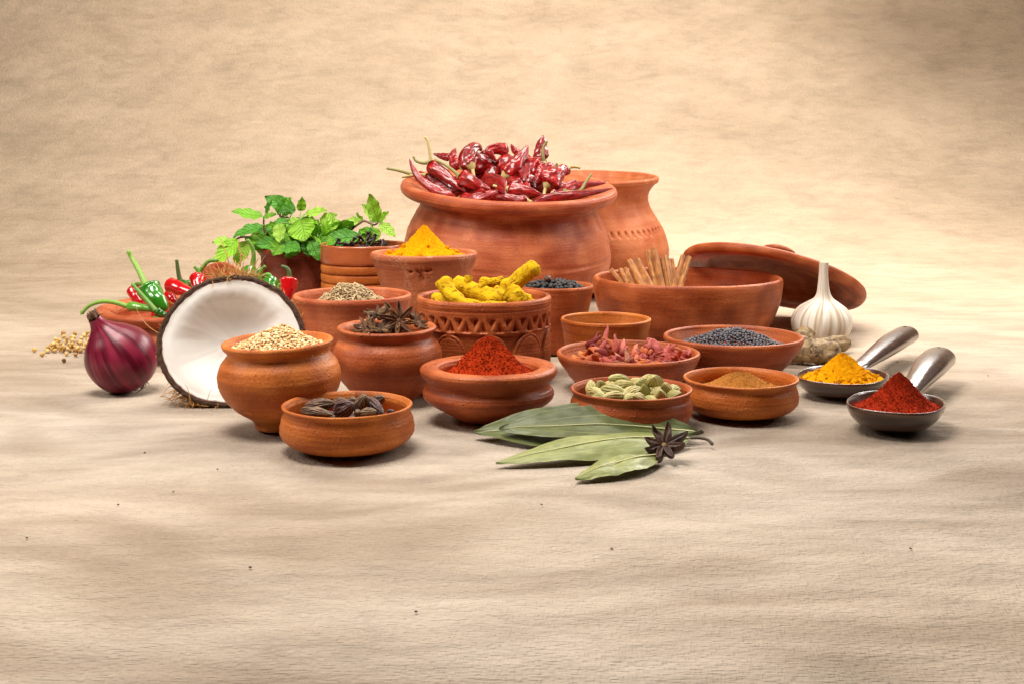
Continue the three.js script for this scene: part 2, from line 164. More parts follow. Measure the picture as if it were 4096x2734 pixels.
const FRESH=[{"k": "g", "b": [[-0.4108, 0.0841, -1.35], [-0.4033, 0.0751, -1.345], [-0.3924, 0.0668, -1.335], [-0.3826, 0.0568, -1.33]], "w": 0.0115, "s": [[-0.4108, 0.0841, -1.35], [-0.4208, 0.0998, -1.36], [-0.4311, 0.1121, -1.37], [-0.4349, 0.1211, -1.37]], "l": "largest green chilli with long upright stem in the oval clay dish"}, {"k": "g", "b": [[-0.4248, 0.0615, -1.33], [-0.4129, 0.0626, -1.32], [-0.3997, 0.0614, -1.315], [-0.3894, 0.0588, -1.315]], "w": 0.0047, "s": [[-0.4248, 0.0615, -1.33], [-0.4393, 0.066, -1.33], [-0.4533, 0.0672, -1.33], [-0.4677, 0.0627, -1.33], [-0.4783, 0.0526, -1.33]], "l": "green chilli whose curved stem hangs over dish rim above the onion"}, {"k": "r", "b": [[-0.4405, 0.0739, -1.4], [-0.4341, 0.0659, -1.39], [-0.423, 0.0554, -1.38]], "w": 0.0071, "s": [[-0.4405, 0.0739, -1.4], [-0.4322, 0.0795, -1.39], [-0.4218, 0.08, -1.38]], "l": "red chilli behind the largest green one"}, {"k": "g", "b": [[-0.3891, 0.0595, -1.31], [-0.3823, 0.056, -1.31], [-0.3743, 0.0537, -1.31]], "w": 0.0043, "s": [[-0.3885, 0.0595, -1.31], [-0.4015, 0.0729, -1.315], [-0.4168, 0.0887, -1.32]], "l": "green chilli buried in dish with thick cut stem leaning left"}, {"k": "r", "b": [[-0.4001, 0.0777, -1.4], [-0.3882, 0.0764, -1.39], [-0.3746, 0.0733, -1.38], [-0.3599, 0.072, -1.37]], "w": 0.0078, "s": [], "l": "shiny red chilli lying sideways in dish left of the coconut"}, {"k": "g", "b": [[-0.3827, 0.0802, -1.4], [-0.3772, 0.0758, -1.39], [-0.3698, 0.0708, -1.38]], "w": 0.005, "s": [[-0.3827, 0.0802, -1.4], [-0.3856, 0.0845, -1.4], [-0.3875, 0.0969, -1.4], [-0.3883, 0.1074, -1.4]], "l": "green chilli with dark thin upright stem behind sideways red chilli"}, {"k": "r", "b": [[-0.4044, 0.0659, -1.42], [-0.3993, 0.0621, -1.41], [-0.3918, 0.0571, -1.4]], "w": 0.0056, "s": [], "l": "red chilli half hidden under the sideways red chilli"}, {"k": "r", "b": [[-0.3697, 0.0848, -1.42], [-0.3681, 0.0784, -1.41], [-0.3641, 0.0683, -1.4]], "w": 0.0078, "s": [[-0.3673, 0.0842, -1.42], [-0.3694, 0.0923, -1.42], [-0.3736, 0.0971, -1.42]], "l": "upright red chilli beside the coconut fibres"}, {"k": "g", "b": [[-0.3801, 0.0799, -1.43], [-0.3816, 0.0736, -1.43], [-0.3807, 0.0647, -1.43]], "w": 0.005, "s": [[-0.3788, 0.0812, -1.43], [-0.3669, 0.0938, -1.43], [-0.359, 0.102, -1.43], [-0.3464, 0.1033, -1.43]], "l": "green chilli with arching stem behind the upright red chilli"}, {"k": "r", "b": [[-0.3357, 0.0862, -1.43], [-0.3324, 0.0785, -1.42], [-0.3292, 0.0696, -1.41]], "w": 0.0068, "s": [], "l": "red chilli peeking out behind the coconut fibres"}, {"k": "g", "b": [[-0.3025, 0.0957, -1.4], [-0.3019, 0.0868, -1.39], [-0.299, 0.0745, -1.38]], "w": 0.0096, "s": [[-0.3006, 0.0969, -1.4], [-0.2989, 0.1105, -1.4], [-0.3004, 0.1216, -1.4], [-0.3062, 0.1308, -1.4]], "l": "plump green chilli with tall curved stem right of the coconut fibres"}, {"k": "g", "b": [[-0.2878, 0.0818, -1.38], [-0.2874, 0.0757, -1.38], [-0.287, 0.0683, -1.38]], "w": 0.005, "s": [[-0.2884, 0.0806, -1.38], [-0.2885, 0.0892, -1.38], [-0.286, 0.0977, -1.38], [-0.281, 0.1016, -1.38]], "l": "green chilli with pale stem between the two plump ones"}, {"k": "g", "b": [[-0.2775, 0.085, -1.39], [-0.2775, 0.0782, -1.38], [-0.2735, 0.0684, -1.37]], "w": 0.0079, "s": [[-0.2775, 0.085, -1.39], [-0.2803, 0.0905, -1.39], [-0.2884, 0.0887, -1.39]], "l": "round shouldered green chilli between plump one and upright red one"}, {"k": "g", "b": [[-0.2673, 0.0733, -1.38], [-0.2675, 0.0671, -1.38], [-0.2671, 0.061, -1.38]], "w": 0.005, "s": [[-0.2667, 0.0733, -1.38], [-0.2672, 0.0782, -1.38], [-0.2634, 0.0818, -1.38]], "l": "small dark green chilli beside the red chilli by the cumin bowl"}, {"k": "r", "b": [[-0.2529, 0.0897, -1.37], [-0.2534, 0.0799, -1.365], [-0.2555, 0.0611, -1.36]], "w": 0.0087, "s": [[-0.2529, 0.0897, -1.37], [-0.2533, 0.0963, -1.37], [-0.2562, 0.1006, -1.37], [-0.2621, 0.1024, -1.37]], "l": "smooth upright red chilli beside the cumin bowl"}];
const MINT=[{"l": "upright mint sprig with purple stem at left of the mint pot", "s": [[-0.3353, 0.1075, -1.66], [-0.3343, 0.1161, -1.65], [-0.3372, 0.1278, -1.65], [-0.3368, 0.1395, -1.65]], "f": [[[-0.3386, 0.1427, -1.65], [-0.3779, 0.1473, -1.638], 0.0073], [[-0.3354, 0.1454, -1.66], [-0.3292, 0.1622, -1.648], 0.005], [[-0.3354, 0.1414, -1.64], [-0.3149, 0.1446, -1.628], 0.0053], [[-0.335, 0.1292, -1.63], [-0.3736, 0.123, -1.618], 0.0079], [[-0.3332, 0.1285, -1.64], [-0.3152, 0.1357, -1.628], 0.004], [[-0.344, 0.1244, -1.68], [-0.3734, 0.1174, -1.668], 0.0086]]}, {"l": "drooping mint sprig hanging over the left of the mint pot", "s": [[-0.3484, 0.1075, -1.66], [-0.3544, 0.1143, -1.64], [-0.3651, 0.115, -1.63], [-0.3746, 0.1094, -1.62]], "f": [[[-0.3752, 0.1088, -1.62], [-0.3958, 0.1142, -1.608], 0.0099], [[-0.3651, 0.1147, -1.61], [-0.3922, 0.0808, -1.598], 0.0132], [[-0.3575, 0.1099, -1.63], [-0.3676, 0.0775, -1.618], 0.0126], [[-0.3718, 0.1127, -1.66], [-0.366, 0.1266, -1.648], 0.0079], [[-0.3614, 0.1101, -1.66], [-0.3429, 0.1188, -1.648], 0.0079]]}, {"l": "arching mint sprig at the middle of the mint bunch", "s": [[-0.2995, 0.1059, -1.68], [-0.3016, 0.1271, -1.68], [-0.3079, 0.1376, -1.68], [-0.3223, 0.1403, -1.68]], "f": [[[-0.3249, 0.1429, -1.68], [-0.3147, 0.1645, -1.668], 0.0046], [[-0.3178, 0.1587, -1.68], [-0.301, 0.1645, -1.668], 0.004], [[-0.3014, 0.1463, -1.69], [-0.3382, 0.1693, -1.678], 0.0053], [[-0.323, 0.1383, -1.69], [-0.3047, 0.1443, -1.678], 0.006], [[-0.3056, 0.1362, -1.66], [-0.3244, 0.1292, -1.648], 0.0073], [[-0.2993, 0.1388, -1.64], [-0.29, 0.1203, -1.628], 0.0079]]}, {"l": "leafy mint sprig at the centre of the bunch with broad round leaf", "s": [[-0.2807, 0.097, -1.63], [-0.2815, 0.115, -1.63], [-0.2864, 0.1375, -1.64]], "f": [[[-0.2811, 0.14, -1.61], [-0.2723, 0.1124, -1.598], 0.0172], [[-0.2834, 0.1381, -1.63], [-0.2968, 0.1325, -1.618], 0.0079], [[-0.2917, 0.1469, -1.68], [-0.2866, 0.1645, -1.668], 0.006], [[-0.2852, 0.1442, -1.68], [-0.2529, 0.1475, -1.668], 0.0079], [[-0.2889, 0.1382, -1.67], [-0.2637, 0.1259, -1.658], 0.0099], [[-0.3092, 0.1356, -1.61], [-0.3052, 0.1099, -1.598], 0.0086]]}, {"l": "dark leaved mint sprig low in the pot mouth", "s": [[-0.3058, 0.0935, -1.64], [-0.3063, 0.1022, -1.63], [-0.3086, 0.1099, -1.63]], "f": [[[-0.3049, 0.1102, -1.61], [-0.3394, 0.1061, -1.598], 0.0086], [[-0.3043, 0.1098, -1.6], [-0.3137, 0.0969, -1.588], 0.0099], [[-0.3018, 0.1072, -1.6], [-0.2785, 0.1007, -1.588], 0.0113], [[-0.2822, 0.1038, -1.61], [-0.3006, 0.0947, -1.598], 0.0093], [[-0.2761, 0.1094, -1.62], [-0.2694, 0.0938, -1.608], 0.0079], [[-0.2955, 0.1202, -1.63], [-0.3051, 0.1096, -1.618], 0.0079], [[-0.2663, 0.1123, -1.6], [-0.2523, 0.0906, -1.588], 0.0086]]}, {"l": "pale backed mint sprig right of the bunch centre", "s": [[-0.2743, 0.0935, -1.67], [-0.2699, 0.112, -1.67], [-0.2629, 0.1277, -1.67]], "f": [[[-0.2629, 0.1277, -1.67], [-0.2436, 0.1455, -1.658], 0.0106], [[-0.2687, 0.1165, -1.68], [-0.2729, 0.1357, -1.668], 0.0106], [[-0.2602, 0.1232, -1.66], [-0.2308, 0.1318, -1.648], 0.0119], [[-0.2609, 0.115, -1.63], [-0.267, 0.1032, -1.618], 0.0073]]}, {"l": "mint sprig spreading low to the right over the ridged cup", "s": [[-0.2652, 0.097, -1.63], [-0.2521, 0.1073, -1.63], [-0.2261, 0.115, -1.63], [-0.208, 0.1194, -1.64]], "f": [[[-0.203, 0.1166, -1.61], [-0.2507, 0.1175, -1.598], 0.0113], [[-0.2302, 0.118, -1.66], [-0.2153, 0.1266, -1.648], 0.0093], [[-0.208, 0.1202, -1.63], [-0.1872, 0.1287, -1.618], 0.006], [[-0.2552, 0.114, -1.61], [-0.232, 0.1074, -1.598], 0.0079], [[-0.2377, 0.1107, -1.62], [-0.2157, 0.1053, -1.608], 0.0073]]}, {"l": "mint sprig with upright tip leaf at right end of the bunch", "s": [[-0.2223, 0.1206, -1.66], [-0.2103, 0.1304, -1.65], [-0.2011, 0.1356, -1.65], [-0.1858, 0.1311, -1.64], [-0.1793, 0.1349, -1.64]], "f": [[[-0.1794, 0.1356, -1.63], [-0.1921, 0.1737, -1.618], 0.0053], [[-0.1841, 0.1336, -1.66], [-0.1991, 0.1589, -1.648], 0.0073], [[-0.1801, 0.1336, -1.66], [-0.1715, 0.1486, -1.648], 0.006], [[-0.1769, 0.1343, -1.63], [-0.1562, 0.1153, -1.618], 0.0053], [[-0.1898, 0.1292, -1.63], [-0.1889, 0.1083, -1.618], 0.0126], [[-0.2036, 0.1349, -1.66], [-0.2308, 0.1344, -1.648], 0.0073], [[-0.2062, 0.133, -1.67], [-0.2123, 0.1455, -1.658], 0.0073], [[-0.1884, 0.1272, -1.64], [-0.2015, 0.11, -1.628], 0.0079]]}];
const TURM=[{"b": [[-0.0445, 0.078, -1.17], [-0.0528, 0.0882, -1.175], [-0.0629, 0.0959, -1.19], [-0.0675, 0.1085, -1.2]], "w": 0.0062, "l": "finger of dry turmeric standing up at left of the carved bowl"}, {"b": [[-0.0622, 0.0982, -1.23], [-0.0449, 0.0951, -1.22], [-0.0278, 0.0899, -1.205], [-0.011, 0.0849, -1.19]], "w": 0.0074, "l": "thick turmeric finger with knobs lying across the carved bowl"}, {"b": [[-0.0114, 0.0939, -1.23], [-0.0001, 0.0987, -1.225], [0.0139, 0.1092, -1.22], [0.0262, 0.1186, -1.21]], "w": 0.007, "l": "turmeric finger pointing up right out of the carved bowl"}, {"b": [[-0.0042, 0.0959, -1.19], [0.004, 0.0897, -1.185], [0.015, 0.0821, -1.19]], "w": 0.0084, "l": "stubby turmeric piece with round cut end facing forward"}, {"b": [[-0.0376, 0.08, -1.165], [-0.0242, 0.0827, -1.165], [-0.0028, 0.0814, -1.17]], "w": 0.0051, "l": "small turmeric finger lying at the front lip of the carved bowl"}, {"b": [[-0.0779, 0.0866, -1.22], [-0.0663, 0.0836, -1.2], [-0.0521, 0.0794, -1.19]], "w": 0.0049, "l": "turmeric finger lying low at left side of the carved bowl"}, {"b": [[-0.0764, 0.0766, -1.205], [-0.0702, 0.078, -1.195], [-0.0631, 0.0766, -1.19]], "w": 0.0035, "l": "tiny turmeric stub by the left lip of the carved bowl"}, {"b": [[-0.0345, 0.0987, -1.25], [-0.0216, 0.0973, -1.25], [-0.0073, 0.1002, -1.25]], "w": 0.0042, "l": "thin turmeric finger behind the thick one"}, {"b": [[-0.0749, 0.1035, -1.22], [-0.0701, 0.0951, -1.22], [-0.0613, 0.0893, -1.21]], "w": 0.0039, "l": "turmeric finger tucked behind the standing one"}, {"b": [[-0.0539, 0.0836, -1.2], [-0.0412, 0.0821, -1.19], [-0.0247, 0.0766, -1.19]], "w": 0.0049, "l": "turmeric finger half hidden under the thick one"}, {"b": [[-0.0169, 0.0937, -1.22], [-0.0098, 0.0893, -1.21], [-0.0028, 0.0808, -1.2]], "w": 0.0049, "l": "knobbly turmeric lump in middle of the carved bowl"}, {"b": [[0.0152, 0.0816, -1.21], [0.0208, 0.0802, -1.21], [0.0253, 0.0781, -1.21]], "w": 0.0042, "l": "small turmeric tip at right lip of the carved bowl"}];
const CINN=[{"a": [0.1433, 0.0608, -1.49], "b": [0.1261, 0.0808, -1.54], "w": 0.0029, "l": "thin splintered cinnamon strip leaning at the left of the bowl"}, {"a": [0.148, 0.0632, -1.47], "b": [0.1398, 0.0829, -1.52], "w": 0.0052, "l": "short cinnamon quill leaning left beside splintered strip"}, {"a": [0.1647, 0.064, -1.45], "b": [0.1504, 0.0951, -1.5], "w": 0.0085, "l": "widest cinnamon quill with rolled double edge"}, {"a": [0.1799, 0.0611, -1.46], "b": [0.1732, 0.1073, -1.51], "w": 0.0069, "l": "tallest cinnamon quill made of two tight scrolls"}, {"a": [0.1927, 0.0599, -1.47], "b": [0.1906, 0.0974, -1.52], "w": 0.0052, "l": "cinnamon quill with rounded top between tallest and slanting ones"}, {"a": [0.2033, 0.0579, -1.5], "b": [0.2031, 0.0929, -1.55], "w": 0.0039, "l": "slim cinnamon quill at back of the sticks"}, {"a": [0.1966, 0.0607, -1.45], "b": [0.2158, 0.1002, -1.5], "w": 0.0063, "l": "cinnamon quill leaning right toward the lid"}];
const GCARD=[{"c": [0.0639, 0.0319, -1.016], "t": [0.0636, 0.0367, -1.022], "n": 0.0061}, {"c": [0.0734, 0.0331, -1.016], "t": [0.0717, 0.0391, -1.01], "n": 0.0053}, {"c": [0.0824, 0.0317, -1.026], "t": [0.089, 0.0341, -1.02], "n": 0.0064}, {"c": [0.0923, 0.0368, -1.031], "t": [0.1025, 0.0344, -1.037], "n": 0.01}, {"c": [0.0934, 0.0343, -1.016], "t": [0.1046, 0.0379, -1.01], "n": 0.0094}, {"c": [0.0836, 0.033, -0.996], "t": [0.0934, 0.0325, -0.99], "n": 0.0111}, {"c": [0.1004, 0.0335, -0.991], "t": [0.1085, 0.0358, -0.997], "n": 0.0088}, {"c": [0.1137, 0.0324, -0.996], "t": [0.1106, 0.0396, -0.99], "n": 0.0088}, {"c": [0.1073, 0.0327, -1.036], "t": [0.1138, 0.0364, -1.03], "n": 0.007}, {"c": [0.1135, 0.0367, -1.016], "t": [0.1195, 0.0355, -1.022], "n": 0.007}, {"c": [0.1205, 0.0364, -1.036], "t": [0.115, 0.0382, -1.03], "n": 0.0053}, {"c": [0.1265, 0.0367, -1.016], "t": [0.1232, 0.0457, -1.01], "n": 0.0082}, {"c": [0.1193, 0.0419, -0.996], "t": [0.1189, 0.0383, -1.002], "n": 0.0035}, {"c": [0.1241, 0.0322, -0.986], "t": [0.1165, 0.0346, -0.98], "n": 0.0064}, {"c": [0.1335, 0.0338, -1.001], "t": [0.1308, 0.0397, -0.995], "n": 0.0064}, {"c": [0.1426, 0.0307, -1.016], "t": [0.1464, 0.0307, -1.022], "n": 0.0059}, {"c": [0.1257, 0.032, -0.976], "t": [0.1249, 0.0379, -0.97], "n": 0.0053}, {"c": [0.1398, 0.03, -0.991], "t": [0.1457, 0.0336, -0.985], "n": 0.0073}, {"c": [0.0841, 0.0309, -0.981], "t": [0.0955, 0.0296, -0.987], "n": 0.01}, {"c": [0.0693, 0.03, -0.991], "t": [0.0735, 0.0306, -0.985], "n": 0.0053}, {"c": [0.0662, 0.0324, -0.996], "t": [0.0698, 0.0325, -0.99], "n": 0.0053}, {"c": [0.0979, 0.0308, -0.976], "t": [0.1019, 0.0301, -0.982], "n": 0.0064}, {"c": [0.1053, 0.0313, -0.971], "t": [0.1001, 0.0349, -0.965], "n": 0.0059}, {"c": [0.1167, 0.0286, -0.981], "t": [0.1194, 0.0299, -0.975], "n": 0.0059}, {"c": [0.0936, 0.0259, -1.016], "t": [0.1001, 0.0246, -1.022], "n": 0.007}, {"c": [0.1053, 0.0319, -1.016], "t": [0.1117, 0.0343, -1.01], "n": 0.007}, {"c": [0.123, 0.0307, -1.016], "t": [0.1282, 0.0331, -1.01], "n": 0.007}];
const BCARD=[{"c": [-0.1531, 0.0351, -0.94], "t": [-0.141, 0.0384, -0.934], "n": 0.013, "w": 0.0048, "l": "long black cardamom pod lying behind at left of the front bowl"}, {"c": [-0.1511, 0.0355, -0.915], "t": [-0.1384, 0.0348, -0.909], "n": 0.0125, "w": 0.0035, "l": "black cardamom pod at the left lip of the front bowl"}, {"c": [-0.1287, 0.0391, -0.91], "t": [-0.1219, 0.0444, -0.904], "n": 0.0093, "w": 0.0065, "l": "plump striped black cardamom pod facing forward"}, {"c": [-0.1383, 0.035, -0.95], "t": [-0.1313, 0.0383, -0.944], "n": 0.0085, "w": 0.004, "l": "black cardamom pod behind the plump striped one"}, {"c": [-0.1174, 0.0383, -0.93], "t": [-0.1145, 0.0462, -0.924], "n": 0.0095, "w": 0.006, "l": "upright black cardamom pod with pointed tip"}, {"c": [-0.1082, 0.0377, -0.928], "t": [-0.1016, 0.0329, -0.922], "n": 0.01, "w": 0.0045, "l": "purple brown black cardamom pod leaning against the upright one"}, {"c": [-0.1087, 0.0349, -0.96], "t": [-0.1029, 0.0393, -0.954], "n": 0.0075, "w": 0.004, "l": "black cardamom pod with blunt end at back"}, {"c": [-0.1115, 0.0367, -0.905], "t": [-0.1029, 0.04, -0.899], "n": 0.009, "w": 0.0038, "l": "black cardamom pod lying at front lip"}, {"c": [-0.0944, 0.0349, -0.92], "t": [-0.0904, 0.0367, -0.914], "n": 0.004, "w": 0.002, "l": "small black cardamom tip at right lip"}, {"c": [-0.1294, 0.0344, -0.96], "t": [-0.1234, 0.0367, -0.954], "n": 0.006, "w": 0.0035, "l": "black cardamom pod at centre back"}, {"c": [-0.118, 0.0356, -0.91], "t": [-0.1201, 0.0379, -0.904], "n": 0.0045, "w": 0.003, "l": "split black cardamom husk at centre front"}];
const STAR=[{"c": [-0.1056, 0.0771, -1.118], "r": 0.0198, "n": [0.1, 0.4, 1], "a": 0.0, "l": "large open star anise facing forward on the heap"}, {"c": [-0.1351, 0.0741, -1.11], "r": 0.0132, "n": [-0.5, 0.8, 0.5], "a": 0.4, "l": "star anise at the left of the heap"}, {"c": [-0.1271, 0.0814, -1.135], "r": 0.0132, "n": [-0.2, 1, 0.2], "a": 0.9, "l": "star anise lying flat on top of the heap"}, {"c": [-0.1193, 0.0784, -1.13], "r": 0.012, "n": [0.2, 0.9, 0.3], "a": 0.2, "l": "star anise behind the forward facing one"}, {"c": [-0.0905, 0.076, -1.13], "r": 0.012, "n": [0.6, 0.7, 0.4], "a": 0.5, "l": "star anise standing on edge at the right"}, {"c": [-0.1328, 0.0703, -1.1], "r": 0.0132, "n": [-0.1, 1, 0.6], "a": 0.3, "l": "star anise at the lower left lip"}, {"c": [-0.1199, 0.0709, -1.1], "r": 0.012, "n": [0, 1, 0.4], "a": 0.7, "l": "dark star anise at the front lip"}, {"c": [-0.0982, 0.0756, -1.15], "r": 0.0108, "n": [0.3, 0.8, -0.1], "a": 0.2, "l": "star anise at the back right"}, {"c": [-0.0862, 0.0714, -1.12], "r": 0.0096, "n": [0.5, 1, 0.2], "a": 0.1, "l": "small star anise at the right lip"}];
const MACE=[{"c": [0.0817, 0.0329, -1.175], "t": [[0.0863, 0.0562, -1.185], [0.0802, 0.0451, -1.175], [0.0876, 0.0546, -1.165]], "l": "tall dark red mace blade at left of the bowl"}, {"c": [0.0981, 0.0302, -1.175], "t": [[0.0944, 0.0622, -1.185], [0.1005, 0.0551, -1.175], [0.093, 0.0519, -1.165], [0.1001, 0.0439, -1.185]], "l": "tallest pink mace blade with pointed tip"}, {"c": [0.1022, 0.0329, -1.175], "t": [[0.111, 0.0483, -1.185], [0.1076, 0.0356, -1.175], [0.0903, 0.0468, -1.165]], "l": "curled pink mace strip arching right"}, {"c": [0.0709, 0.0274, -1.175], "t": [[0.0591, 0.0331, -1.185], [0.0667, 0.038, -1.175], [0.0729, 0.0413, -1.165], [0.0619, 0.0283, -1.185]], "l": "orange mace pieces at the left end"}, {"c": [0.0791, 0.0297, -1.155], "t": [[0.0756, 0.0431, -1.165], [0.0816, 0.0432, -1.155], [0.077, 0.0403, -1.145]], "l": "thin orange mace strip standing at left"}, {"c": [0.0912, 0.0283, -1.155], "t": [[0.0864, 0.037, -1.165], [0.0951, 0.0372, -1.155], [0.097, 0.0328, -1.145]], "l": "pale rounded mace husk at front"}, {"c": [0.1046, 0.0269, -1.155], "t": [[0.0999, 0.0388, -1.165], [0.1083, 0.0437, -1.155], [0.1102, 0.0345, -1.145]], "l": "brown curled mace ring at front centre"}, {"c": [0.1199, 0.0288, -1.175], "t": [[0.114, 0.0329, -1.185], [0.1266, 0.0378, -1.175], [0.1283, 0.0333, -1.165]], "l": "red flat mace piece at the centre"}, {"c": [0.1335, 0.0302, -1.175], "t": [[0.1241, 0.0439, -1.185], [0.1279, 0.0424, -1.175], [0.1378, 0.0299, -1.165]], "l": "orange edged mace strip slanting left"}, {"c": [0.1348, 0.0343, -1.175], "t": [[0.1336, 0.0489, -1.185], [0.1366, 0.0497, -1.175], [0.1376, 0.0403, -1.165]], "l": "upright mace sprig with brown tip"}, {"c": [0.1472, 0.0288, -1.175], "t": [[0.144, 0.0425, -1.185], [0.1483, 0.0378, -1.175], [0.1513, 0.0301, -1.165]], "l": "thin red mace strip curving up"}, {"c": [0.1553, 0.0288, -1.175], "t": [[0.1563, 0.0441, -1.185], [0.1484, 0.0362, -1.175], [0.1578, 0.0443, -1.165]], "l": "pink mace strip near the right end"}, {"c": [0.1676, 0.0274, -1.175], "t": [[0.1728, 0.0419, -1.185], [0.1618, 0.0444, -1.175], [0.1714, 0.0366, -1.165], [0.162, 0.0331, -1.185]], "l": "broad pink mace piece with holes at right end"}, {"c": [0.126, 0.0269, -1.155], "t": [[0.1203, 0.0293, -1.165], [0.1327, 0.0296, -1.155], [0.1156, 0.0291, -1.145]], "l": "dark red mace shreds at front"}, {"c": [0.1407, 0.0269, -1.155], "t": [[0.1338, 0.0278, -1.165], [0.1501, 0.0296, -1.155], [0.1421, 0.0345, -1.145]], "l": "mace shreds at front right"}];
// small handi shaped bowls (rolled lip, pinched neck, round belly)
const handi = (R, B, H, base, lipT = 0.0022) => ({ outline: [[0.002, 0.002], [base * 0.8, 0.0012], [base, 0.0016], [base + (B - base) * 0.62, H * 0.12], [B * 0.985, H * 0.33], [B, H * 0.5], [B * 0.985, H * 0.66], [B * 0.95, H * 0.8], [R * 0.965, H * 0.88], [R, H * 0.95], [R * 0.995, H * 0.99], [R * 0.972, H], [R * 0.945, H * 0.965], [R * 0.915, H * 0.85], [B * 0.94, H * 0.6], [B * 0.92, H * 0.4], [B * 0.75, H * 0.18], [base * 0.7, H * 0.12], [0.002, H * 0.12]], lip: 10 });
const groove = (y0, w, dep) => (a, y, r, k, inn) => inn ? 0 : -dep * Math.exp(-(((y - y0) / w) ** 2));

turned({ ...handi(0.0515, 0.0530, 0.0365, 0.028), mat: M.orange, name: 'clay_bowl', label: 'shallow orange clay bowl holding black cardamom, nearest the front', cat: 'bowl', pos: AT(-0.1310, 0.942), seed: 2, group: 'small clay bowls' });
turned({ ...handi(0.0518, 0.0522, 0.0345, 0.027), mat: M.red, name: 'clay_bowl', label: 'shallow clay bowl heaped with green cardamom pods', cat: 'bowl', pos: AT(0.1019, 1.016), seed: 3, group: 'small clay bowls', disp: groove(0.0135, 0.0006, 0.0004) });
turned({ ...handi(0.0508, 0.0512, 0.034, 0.027), mat: M.orange, name: 'clay_bowl', label: 'shallow clay bowl with a mound of light brown spice powder', cat: 'bowl', pos: AT(0.2049, 1.066), seed: 4, group: 'small clay bowls' });

// footed round pot with sesame
turned({ name: 'clay_pot', label: 'round orange clay pot on a small foot, heaped with sesame seeds', cat: 'pot', mat: M.orange, pos: AT(-0.1965, 1.014), seed: 5, tilt: [0.02, 0.03], group: 'round clay pots',
  outline: [[0.002, 0.003], [0.0225, 0.001], [0.0236, 0.0022], [0.0232, 0.006], [0.026, 0.0095], [0.040, 0.02], [0.0498, 0.034], [0.0522, 0.0455], [0.0495, 0.056], [0.0440, 0.0632], [0.0424, 0.0655], [0.0435, 0.0682], [0.0462, 0.0715], [0.0468, 0.0738], [0.0455, 0.0757], [0.0430, 0.0755], [0.0402, 0.0715], [0.0392, 0.066], [0.046, 0.052], [0.048, 0.042], [0.04, 0.02], [0.002, 0.012]], lip: 13,
  parts: [['foot', 0, 4], ['body', 4, 11], ['rim', 11, 16], ['inside', 16, 21]] });
turned({ name: 'clay_pot', label: 'round red clay pot filled with star anise, behind the sesame pot', cat: 'pot', mat: M.red, pos: AT(-0.1187, 1.135), seed: 6, tilt: [0.02, 0], group: 'round clay pots',
  outline: [[0.002, 0.002], [0.028, 0.001], [0.0305, 0.003], [0.040, 0.014], [0.0495, 0.029], [0.0522, 0.041], [0.0500, 0.051], [0.0445, 0.0577], [0.0424, 0.0602], [0.0440, 0.0632], [0.0464, 0.066], [0.0469, 0.068], [0.0455, 0.0697], [0.0425, 0.0692], [0.0397, 0.0655], [0.039, 0.0605], [0.046, 0.048], [0.048, 0.038], [0.04, 0.018], [0.002, 0.01]], lip: 11,
  parts: [['body', 0, 9], ['rim', 9, 14], ['inside', 14, 19]] });
// bowl of red powder: broad flat rim with scratched arcs
{
  const Rm = 0.0602;
  turned({ name: 'clay_bowl', label: 'clay bowl with broad flat scratched rim, holding red chilli powder', cat: 'bowl', mat: M.red, pos: AT(-0.0205, 1.05), seed: 8, nu: 288, per: 7, group: 'wide rimmed clay bowls',
    outline: [[0.002, 0.002], [0.029, 0.001], [0.032, 0.003], [0.048, 0.0125], [0.0565, 0.0185], [0.0580, 0.0225], [0.0570, 0.0265], [0.0543, 0.0302], [0.0540, 0.033], [0.0562, 0.0362], [0.0592, 0.0395], [Rm, 0.0428], [0.0594, 0.0458], [0.0572, 0.0474], [0.0530, 0.0480], [0.0485, 0.0476], [0.0448, 0.0462], [0.0432, 0.043], [0.044, 0.036], [0.05, 0.026], [0.05, 0.018], [0.002, 0.009]], lip: 13,
    parts: [['body', 0, 9], ['rim', 9, 17], ['inside', 17, 21]],
    disp: (a, y, r, k) => { if (k < 12.5 || k > 16.5) return 0; const t = ((a / (2 * PI) * 9) % 1 + 1) % 1, rr = 0.0485 + 0.009 * Math.abs(2 * t - 1) ** 1.6; return Math.abs(r - rr) < 0.0007 ? -0.0012 : 0; } });
}
// mace and mustard bowls: open, stepped lower wall
for (const [x, d, R, H, l, s] of [[0.1139, 1.172, 0.0703, 0.0392, 'open clay bowl of red mace, ringed lower wall', 10], [0.2325, 1.258, 0.073, 0.0415, 'open clay bowl heaped with dark mustard seeds', 12]])
  turned({ name: 'clay_bowl', label: l, cat: 'bowl', mat: M.red, pos: AT(x, d), seed: s, group: 'open clay bowls', per: 5,
    outline: [[0.002, 0.002], [R * 0.60, 0.001], [R * 0.63, 0.002], [R * 0.70, H * 0.14], [R * 0.735, H * 0.2], [R * 0.745, H * 0.225], [R * 0.80, H * 0.34], [R * 0.815, H * 0.36], [R * 0.86, H * 0.5], [R * 0.872, H * 0.52], [R * 0.945, H * 0.7], [R * 0.985, H * 0.84], [R, H * 0.92], [R * 0.99, H * 0.98], [R * 0.965, H], [R * 0.94, H * 0.97], [R * 0.92, H * 0.88], [R * 0.86, H * 0.66], [R * 0.72, H * 0.36], [R * 0.4, H * 0.2], [0.002, H * 0.18]], lip: 14, parts: [['body', 0, 12], ['rim', 12, 16], ['inside', 16, 20]] });
